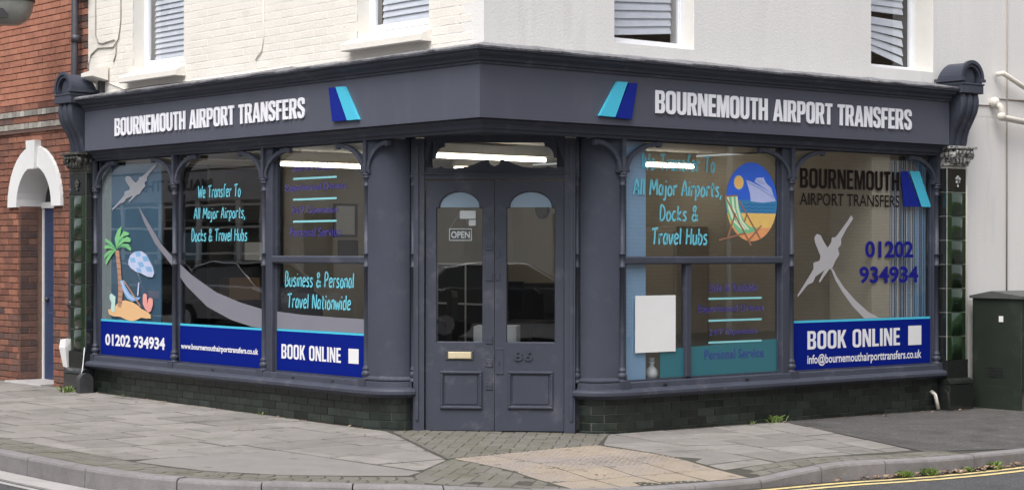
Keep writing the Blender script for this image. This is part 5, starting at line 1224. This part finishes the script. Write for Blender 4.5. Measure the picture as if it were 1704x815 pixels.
fthing('rain_pipe', MB().tube([(6.39,.0,-.02),(6.39,.0,2.62)], .045, 10), 'offpipe', 'R', 6.39,0,0, 'white painted pipe between the right pilaster and the cabinet', 'pipe')
fthing('waste_spout', MB().tube([(5.84,-.02,.16),(5.84,-.07,.13),(5.87,-.09,-.02)], .02, 7), 'offpipe', 'R', 5.85,-.05,-.03, 'short dirty white pipe at the foot of the right stall riser', 'pipe')
# utility cabinet
cbx = froot('utility_cabinet', 'R', 6.50, -.05, -.03, 'dark green street utility cabinet with sloped lid at the right edge', 'cabinet'); co = (6.50,-.05,-.03)
X0, X1, Y0, Y1, ZT = 6.50, 8.2, -.64, -.04, 1.10
fpart('body', MB().bbox(X0,X1,Y0,Y1,.17,ZT,.006), 'cabn', cbx, co)
fpart('plinth', MB().box(X0-.0,X1,Y0+.03,Y1,-.1,.17), 'concr', cbx, co); fpart('side_skirt', MB().box(X0-.004,X0+.01,Y0,Y1,-.06,.2), 'cabn', cbx, co)
fpart('lid', MB().add([(X0-.03,Y0-.04,ZT),(X0-.03,Y1+.02,ZT),(X1+.03,Y1+.02,ZT),(X1+.03,Y0-.04,ZT),(X0-.03,Y0-.04,ZT+.025),(X0-.03,Y1+.02,ZT+.025),(X1+.03,Y1+.02,ZT+.025),(X1+.03,Y0-.04,ZT+.025),(X0-.03,(Y0+Y1)/2+.05,ZT+.075),(X1+.03,(Y0+Y1)/2+.05,ZT+.075)],
    [(0,1,2,3),(0,4,8,5,1),(2,6,9,7,3),(0,3,7,4),(1,5,6,2),(4,7,9,8),(8,9,6,5)]), 'cabtop', cbx, co)
fpart('door', MB().bbox(X0+.10,X0+.80,Y0-.022,Y0,.2,ZT-.02,.008), 'cabn', cbx, co); fpart('door', MB().bbox(X0+.815,X1-.05,Y0-.022,Y0,.2,ZT-.02,.008), 'cabn', cbx, co)
fpart('label_plate', MB().box(X0-.008,X0,-.42,-.37,.86,.92), 'white', cbx, co)
for k in range(5): fpart('vent_slot', MB().box(X0-.007,X0-.003,-.42,-.24,.30+k*.022,.308+k*.022), 'black', cbx, co)
for a in (X0+.74, X0+.88): fpart('lock', MB().bbox(a-.02,a+.02,Y0-.034,Y0-.022,.62,.74,.004), 'iron', cbx, co)
# dark strips of dirt and painted contact shadow where the walls meet the paving
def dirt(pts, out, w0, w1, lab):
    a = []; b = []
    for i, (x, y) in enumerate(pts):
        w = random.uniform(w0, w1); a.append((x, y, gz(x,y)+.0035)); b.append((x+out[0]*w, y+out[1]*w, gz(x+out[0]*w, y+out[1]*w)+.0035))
    return tag(obj('wall_foot_dirt_shadow', MB().quadstrip(a, b), 'soil'), kind='stuff')
def lab_(o, l): o['label'] = l; o['category'] = 'dirt'; return o
lab_(dirt([(-7.3+i*.06, -.015) for i in range(96)], (0,-1), .012, .055, ''), 'dark strip of dirt and painted contact shadow along the foot of the left stall riser')
lab_(dirt([(.015, 1.65+i*.06) for i in range(72)], (1,0), .012, .06, ''), 'dark strip of dirt and painted contact shadow along the foot of the right stall riser')
lab_(dirt([(.02, 5.9+i*.06) for i in range(60)], (1,0), .05, .26, ''), 'dark dirt, moss and painted contact shadow at the foot of the right white wall')
# weeds and leaves
def weed(x, y, s, lab, nb=26):
    mb = MB(); z = gz(x,y) if (abs(x) < 20) else 0
    for i in range(nb):
        a = random.uniform(0,6.28); r = random.uniform(.01,.06)*s; h = random.uniform(.02,.07)*s; lx = math.cos(a); ly = math.sin(a); w = .003*s+.0015; ox = random.gauss(0,.035)*s; oy = random.gauss(0,.035)*s
        bx, by = ox, oy; tx, ty = ox+lx*(r+.02*s), oy+ly*(r+.02*s)
        mb.add([(bx-ly*w,by+lx*w,0),(bx+ly*w,by-lx*w,0),((bx+tx)/2+ly*w*1.6,(by+ty)/2-lx*w*1.6,h*.8),(tx,ty,h),((bx+tx)/2-ly*w*1.6,(by+ty)/2+lx*w*1.6,h*.8)], [(0,1,2,3,4)])
    o = obj('weed', mb, 'weed', None, (x,y,z)); return tag(o, lab, 'weed', 'weeds along the walls and kerb')
weed(-6.9,-.26,1.1,'bright green weed at the foot of the left pilaster',40); weed(.05,3.5,1.2,'yellow green weed where the slabs meet the asphalt by the wall',40); weed(.05,3.15,.5,'tiny weed low on the right stall riser',12)
weed(-3.3,-.07,.45,'tiny pale weed at the foot of the left stall riser',10); weed(-6.0,-.08,.4,'tiny weed beside the iron guard',8)
for i, (s, k) in enumerate(((arc[18]+.12,.75),(arc[18]+.36,.8),(arc[19]+.35,.5),(arc[20]+.28,.8))):
    x, y, z = kat(s, -.16); w_ = weed(x, y, k, '%s weed growing in the gutter below the right kerb' % ('nearest','second','third','farthest')[i], 110); w_.location.z = -.12
def leaves(pts, name, label):
    mb = MB()
    for (x, y, z, s) in pts:
        a = random.uniform(0,6.28); c, d = math.cos(a), math.sin(a); t1 = random.uniform(.2,1)*s*.4
        P_ = [(-.5,0),(-.1,.3),(.45,.12),(.5,-.05),(.1,-.3)]
        mb.add([(x+(u*c-v*d)*s, y+(u*d+v*c)*s, z+.004+(t1 if k in (1,3) else 0)) for k,(u,v) in enumerate(P_)], [(0,1,2,3,4)])
    return tag(obj(name, mb, 'leaf'), label, 'leaves', None, 'stuff')
pts = []
for i in range(170):
    s = random.choice([random.gauss(arc[18]+.25,.35), random.gauss(arc[20]+.1,.25), random.uniform(arc[16],arc[21]), random.gauss(arc[21]+.2,.5)]); 
    if s < arc[15] or s > arc[-1]-1: continue
    x, y, z = kat(s, -.135-abs(random.gauss(0,.04))); pts.append((x, y, -.125+random.uniform(0,.02), random.uniform(.03,.06)))
leaves(pts, 'gutter_leaves', 'dry brown leaves lying in the gutter by the right kerb')
pts = []
for i in range(26):
    x = random.uniform(-6.9,-1.6); y = -.05-abs(random.gauss(0,.05)); pts.append((x,y,gz(x,y),random.uniform(.015,.04)))
for x, y in ((-2.3,-.9),(-2.0,-.95),(-2.15,-1.0),(-5.2,-.35),(-6.5,-.25),(-6.3,-.3),(-1.1,-.4),(-.6,-.25),(.2,.3),(2.0,-.55),(2.05,-.52),(-.3,.5)): pts.append((x,y,gz(x,y)+.003,random.uniform(.025,.045)))
for i in range(30):
    y = random.uniform(3.2,6.8); x = .06+abs(random.gauss(0,.08)); pts.append((x,y,gz(x,y),random.uniform(.015,.035)))
leaves(pts, 'pavement_leaves', 'scraps of dry leaf scattered on the paving along the walls')

# ------------------------------------------------------------------ across the streets (seen in the glass)
OB = thing('rendered_terrace', 'grey rendered terrace with shop sign across the left street', 'building', (-24,-13,0))
def OP(name, mb, m, parent=None, o=(-24,-13,0)):
    mb.v = [(x-o[0], y-o[1], z-o[2]) for x,y,z in mb.v]; return obj(name, mb, m, parent or OB)
OP('wall', MB().box(-44,4,-20,-13,0,8.5), 'orend'); OP('roof', MB().box(-44.2,4.2,-20,-12.8,8.5,8.8), 'roof')
OP('shop_fascia', MB().box(-36,-24,-12.98,-12.85,2.75,3.45), 'lgrey'); OP('shop_front', MB().box(-36,-24,-12.99,-12.93,.4,2.7), 'cglass')
OP('fascia_lettering', (lambda m_: (setattr(m_, 'v', [(-27.9-(x+27.9), -12.84, z) for x,y,z in m_.v]), m_)[1])(fit_text('MAU  G THA', -29.7, -26.1, 3.0, 3.27, 0, .03)), 'dark')
for z in (.9,1.5,2.1,2.62): OP('rail', MB().box(-36,-24,-12.92,-12.89,z,z+.05), 'orend')
for x in (-36,-34,-32.2,-30.5,-28.6,-26.8,-25,-24): OP('pilaster', MB().box(x-.08,x+.08,-12.93,-12.86,0,2.75), 'orend')
OP('door', MB().box(-22.4,-21.5,-12.99,-12.95,0,2.2), 'doorb'); OP('downpipe', MB().box(-23.3,-23.2,-12.95,-12.86,0,8.5), 'dark')
OP('string_moulding', MB().box(-44,-14,-13.0,-12.85,3.5,3.62), 'orend')
for x in (-42,-39,-36,-33,-30,-27.3,-24.6,-21.9,-19.2,-16.5):
    w_ = OP('window', MB().box(x-.5,x+.5,-12.99,-12.97,4.3,6.0), 'cglass'); OP('sill', MB().box(x-.65,x+.65,-12.97,-12.85,4.15,4.28), 'orend', w_)
    if x > -23: w_ = OP('window', MB().box(x-.55,x+.55,-12.99,-12.97,.9,2.4), 'cglass'); OP('sill', MB().box(x-.65,x+.65,-12.97,-12.88,.8,.9), 'white', w_)
OB2 = thing('tan_brick_terrace', 'tan brick terrace across the right street', 'building', (14,15,0))
OP('wall', MB().box(13.5,20,-4,34,0,7.5), 'obrick', OB2, (14,15,0)); OP('roof', MB().box(13.3,20,-4.2,34.2,7.5,7.8), 'roof', OB2, (14,15,0))
for y in (-1,11.2,25.5,30): 
    w_ = OP('window', MB().box(13.47,13.49,y-.5,y+.5,.9,2.5), 'cglass', OB2, (14,15,0)); OP('sill', MB().box(13.38,13.47,y-.6,y+.6,.8,.9), 'white', w_, (14,15,0))
OP('downpipe', MB().box(13.4,13.47,17.0,17.08,0,7.5), 'white', OB2, (14,15,0))
OB3 = thing('corner_house', 'pale corner house behind the viewpoint across the junction', 'building', (26,-27,0))
OP('wall', MB().box(20,44,-44,-24,0,7.5), 'orend', OB3, (26,-27,0)); OP('roof', MB().box(19.8,44,-44,-23.8,7.5,7.8), 'roof', OB3, (26,-27,0))
for x in (22,25): OP('window', MB().box(x-.6,x+.6,-23.99,-23.96,1,2.6), 'cglass', OB3, (26,-27,0))
def car(x, y, rz, paint, lab):
    t = thing('parked_car', lab, 'car', (x,y,-.13), rz, 'cars parked out of shot across the road')
    side = [(-2.1,.35),(-2.1,.75),(-1.95,.92),(-1.25,1.0),(1.1,.98),(1.75,.86),(2.08,.7),(2.1,.35)]
    mb = MB(); vs = []
    ys = [(-.85,.94,1),( -.72,1,1),(.72,1,1),(.85,.94,1)]
    secs = [(-.86,.0),(-.78,.04),(.78,.04),(.86,.0)]
    for (yy, up_) in secs: vs += [(px*(1 if abs(yy) < .8 else .985), yy, pz+(up_ if pz > .6 else 0)) for px, pz in side]
    k = len(side)
    mb.add(vs, [(i*k+j,(i+1)*k+j,(i+1)*k+(j+1)%k,i*k+(j+1)%k) for i in range(3) for j in range(k)]+[tuple(range(k)), tuple(3*k+j for j in range(k))[::-1]])
    obj('body', mb, paint, t)
    cab = [(-1.75,.98),(-1.35,1.38),(-.6,1.49),(.2,1.45),(1.05,.99)]
    mb = MB(); vs = []
    for (yy, sc) in ((-.76,0),(-.60,1),(.60,1),(.76,0)):
        vs += [(px, yy if pz < 1.05 else yy*(1 if sc else .84), pz if sc or pz < 1.05 else pz-.03) for px, pz in cab]
    k = 5; mb.add(vs, [(i*k+j,(i+1)*k+j,(i+1)*k+j+1,i*k+j+1) for i in range(3) for j in range(k-1)]+[tuple(range(k)), tuple(3*k+j for j in range(k))[::-1]])
    obj('windows', mb, 'cglass', t)
    rf = [(-1.38,1.40),(-.6,1.51),(.2,1.47),(.28,1.44)]
    obj('roof_panel', MB().quadstrip([(px,-.62,pz+.01) for px,pz in rf], [(px,.62,pz+.01) for px,pz in rf]), paint, t)
    for sy in (-.66,.66): obj('roof_trim', MB().tube([(-1.78,sy*1.12,1.0),(-1.36,sy,1.38),(-.6,sy*.98,1.5),(.2,sy*.98,1.46),(1.08,sy*1.14,1.0)], .018, 6), 'chrome', t)
    for px in (-1.3,1.32):
        for sy in (-.8,.8):
            w_ = obj('wheel', MB().prism_y([(.32*math.cos(i*math.pi/10), .32*math.sin(i*math.pi/10)) for i in range(20)], -.1, .1), 'rubber', t, (px,sy,.32))
            obj('rim', MB().prism_y([(.2*math.cos(i*math.pi/6), .2*math.sin(i*math.pi/6)) for i in range(12)], -.11, .11), 'chrome', w_)
    for sy in (-.62,.62): obj('headlight', MB().ball((2.03,sy,.68),.13,8,(.5,1,.6)), 'chrome', t); obj('tail_light', MB().box(-2.12,-2.05,sy-.12,sy+.12,.7,.85), 'pink', t)
car(12.28,-14.55, R(45), 'car', 'dark hatchback parked behind the viewpoint')
car(-20.5,-10.6, R(0), 'car2', 'silver hatchback parked across the left street'); car(-26.0,-10.7, R(180), 'car', 'dark hatchback parked farther along the left street')
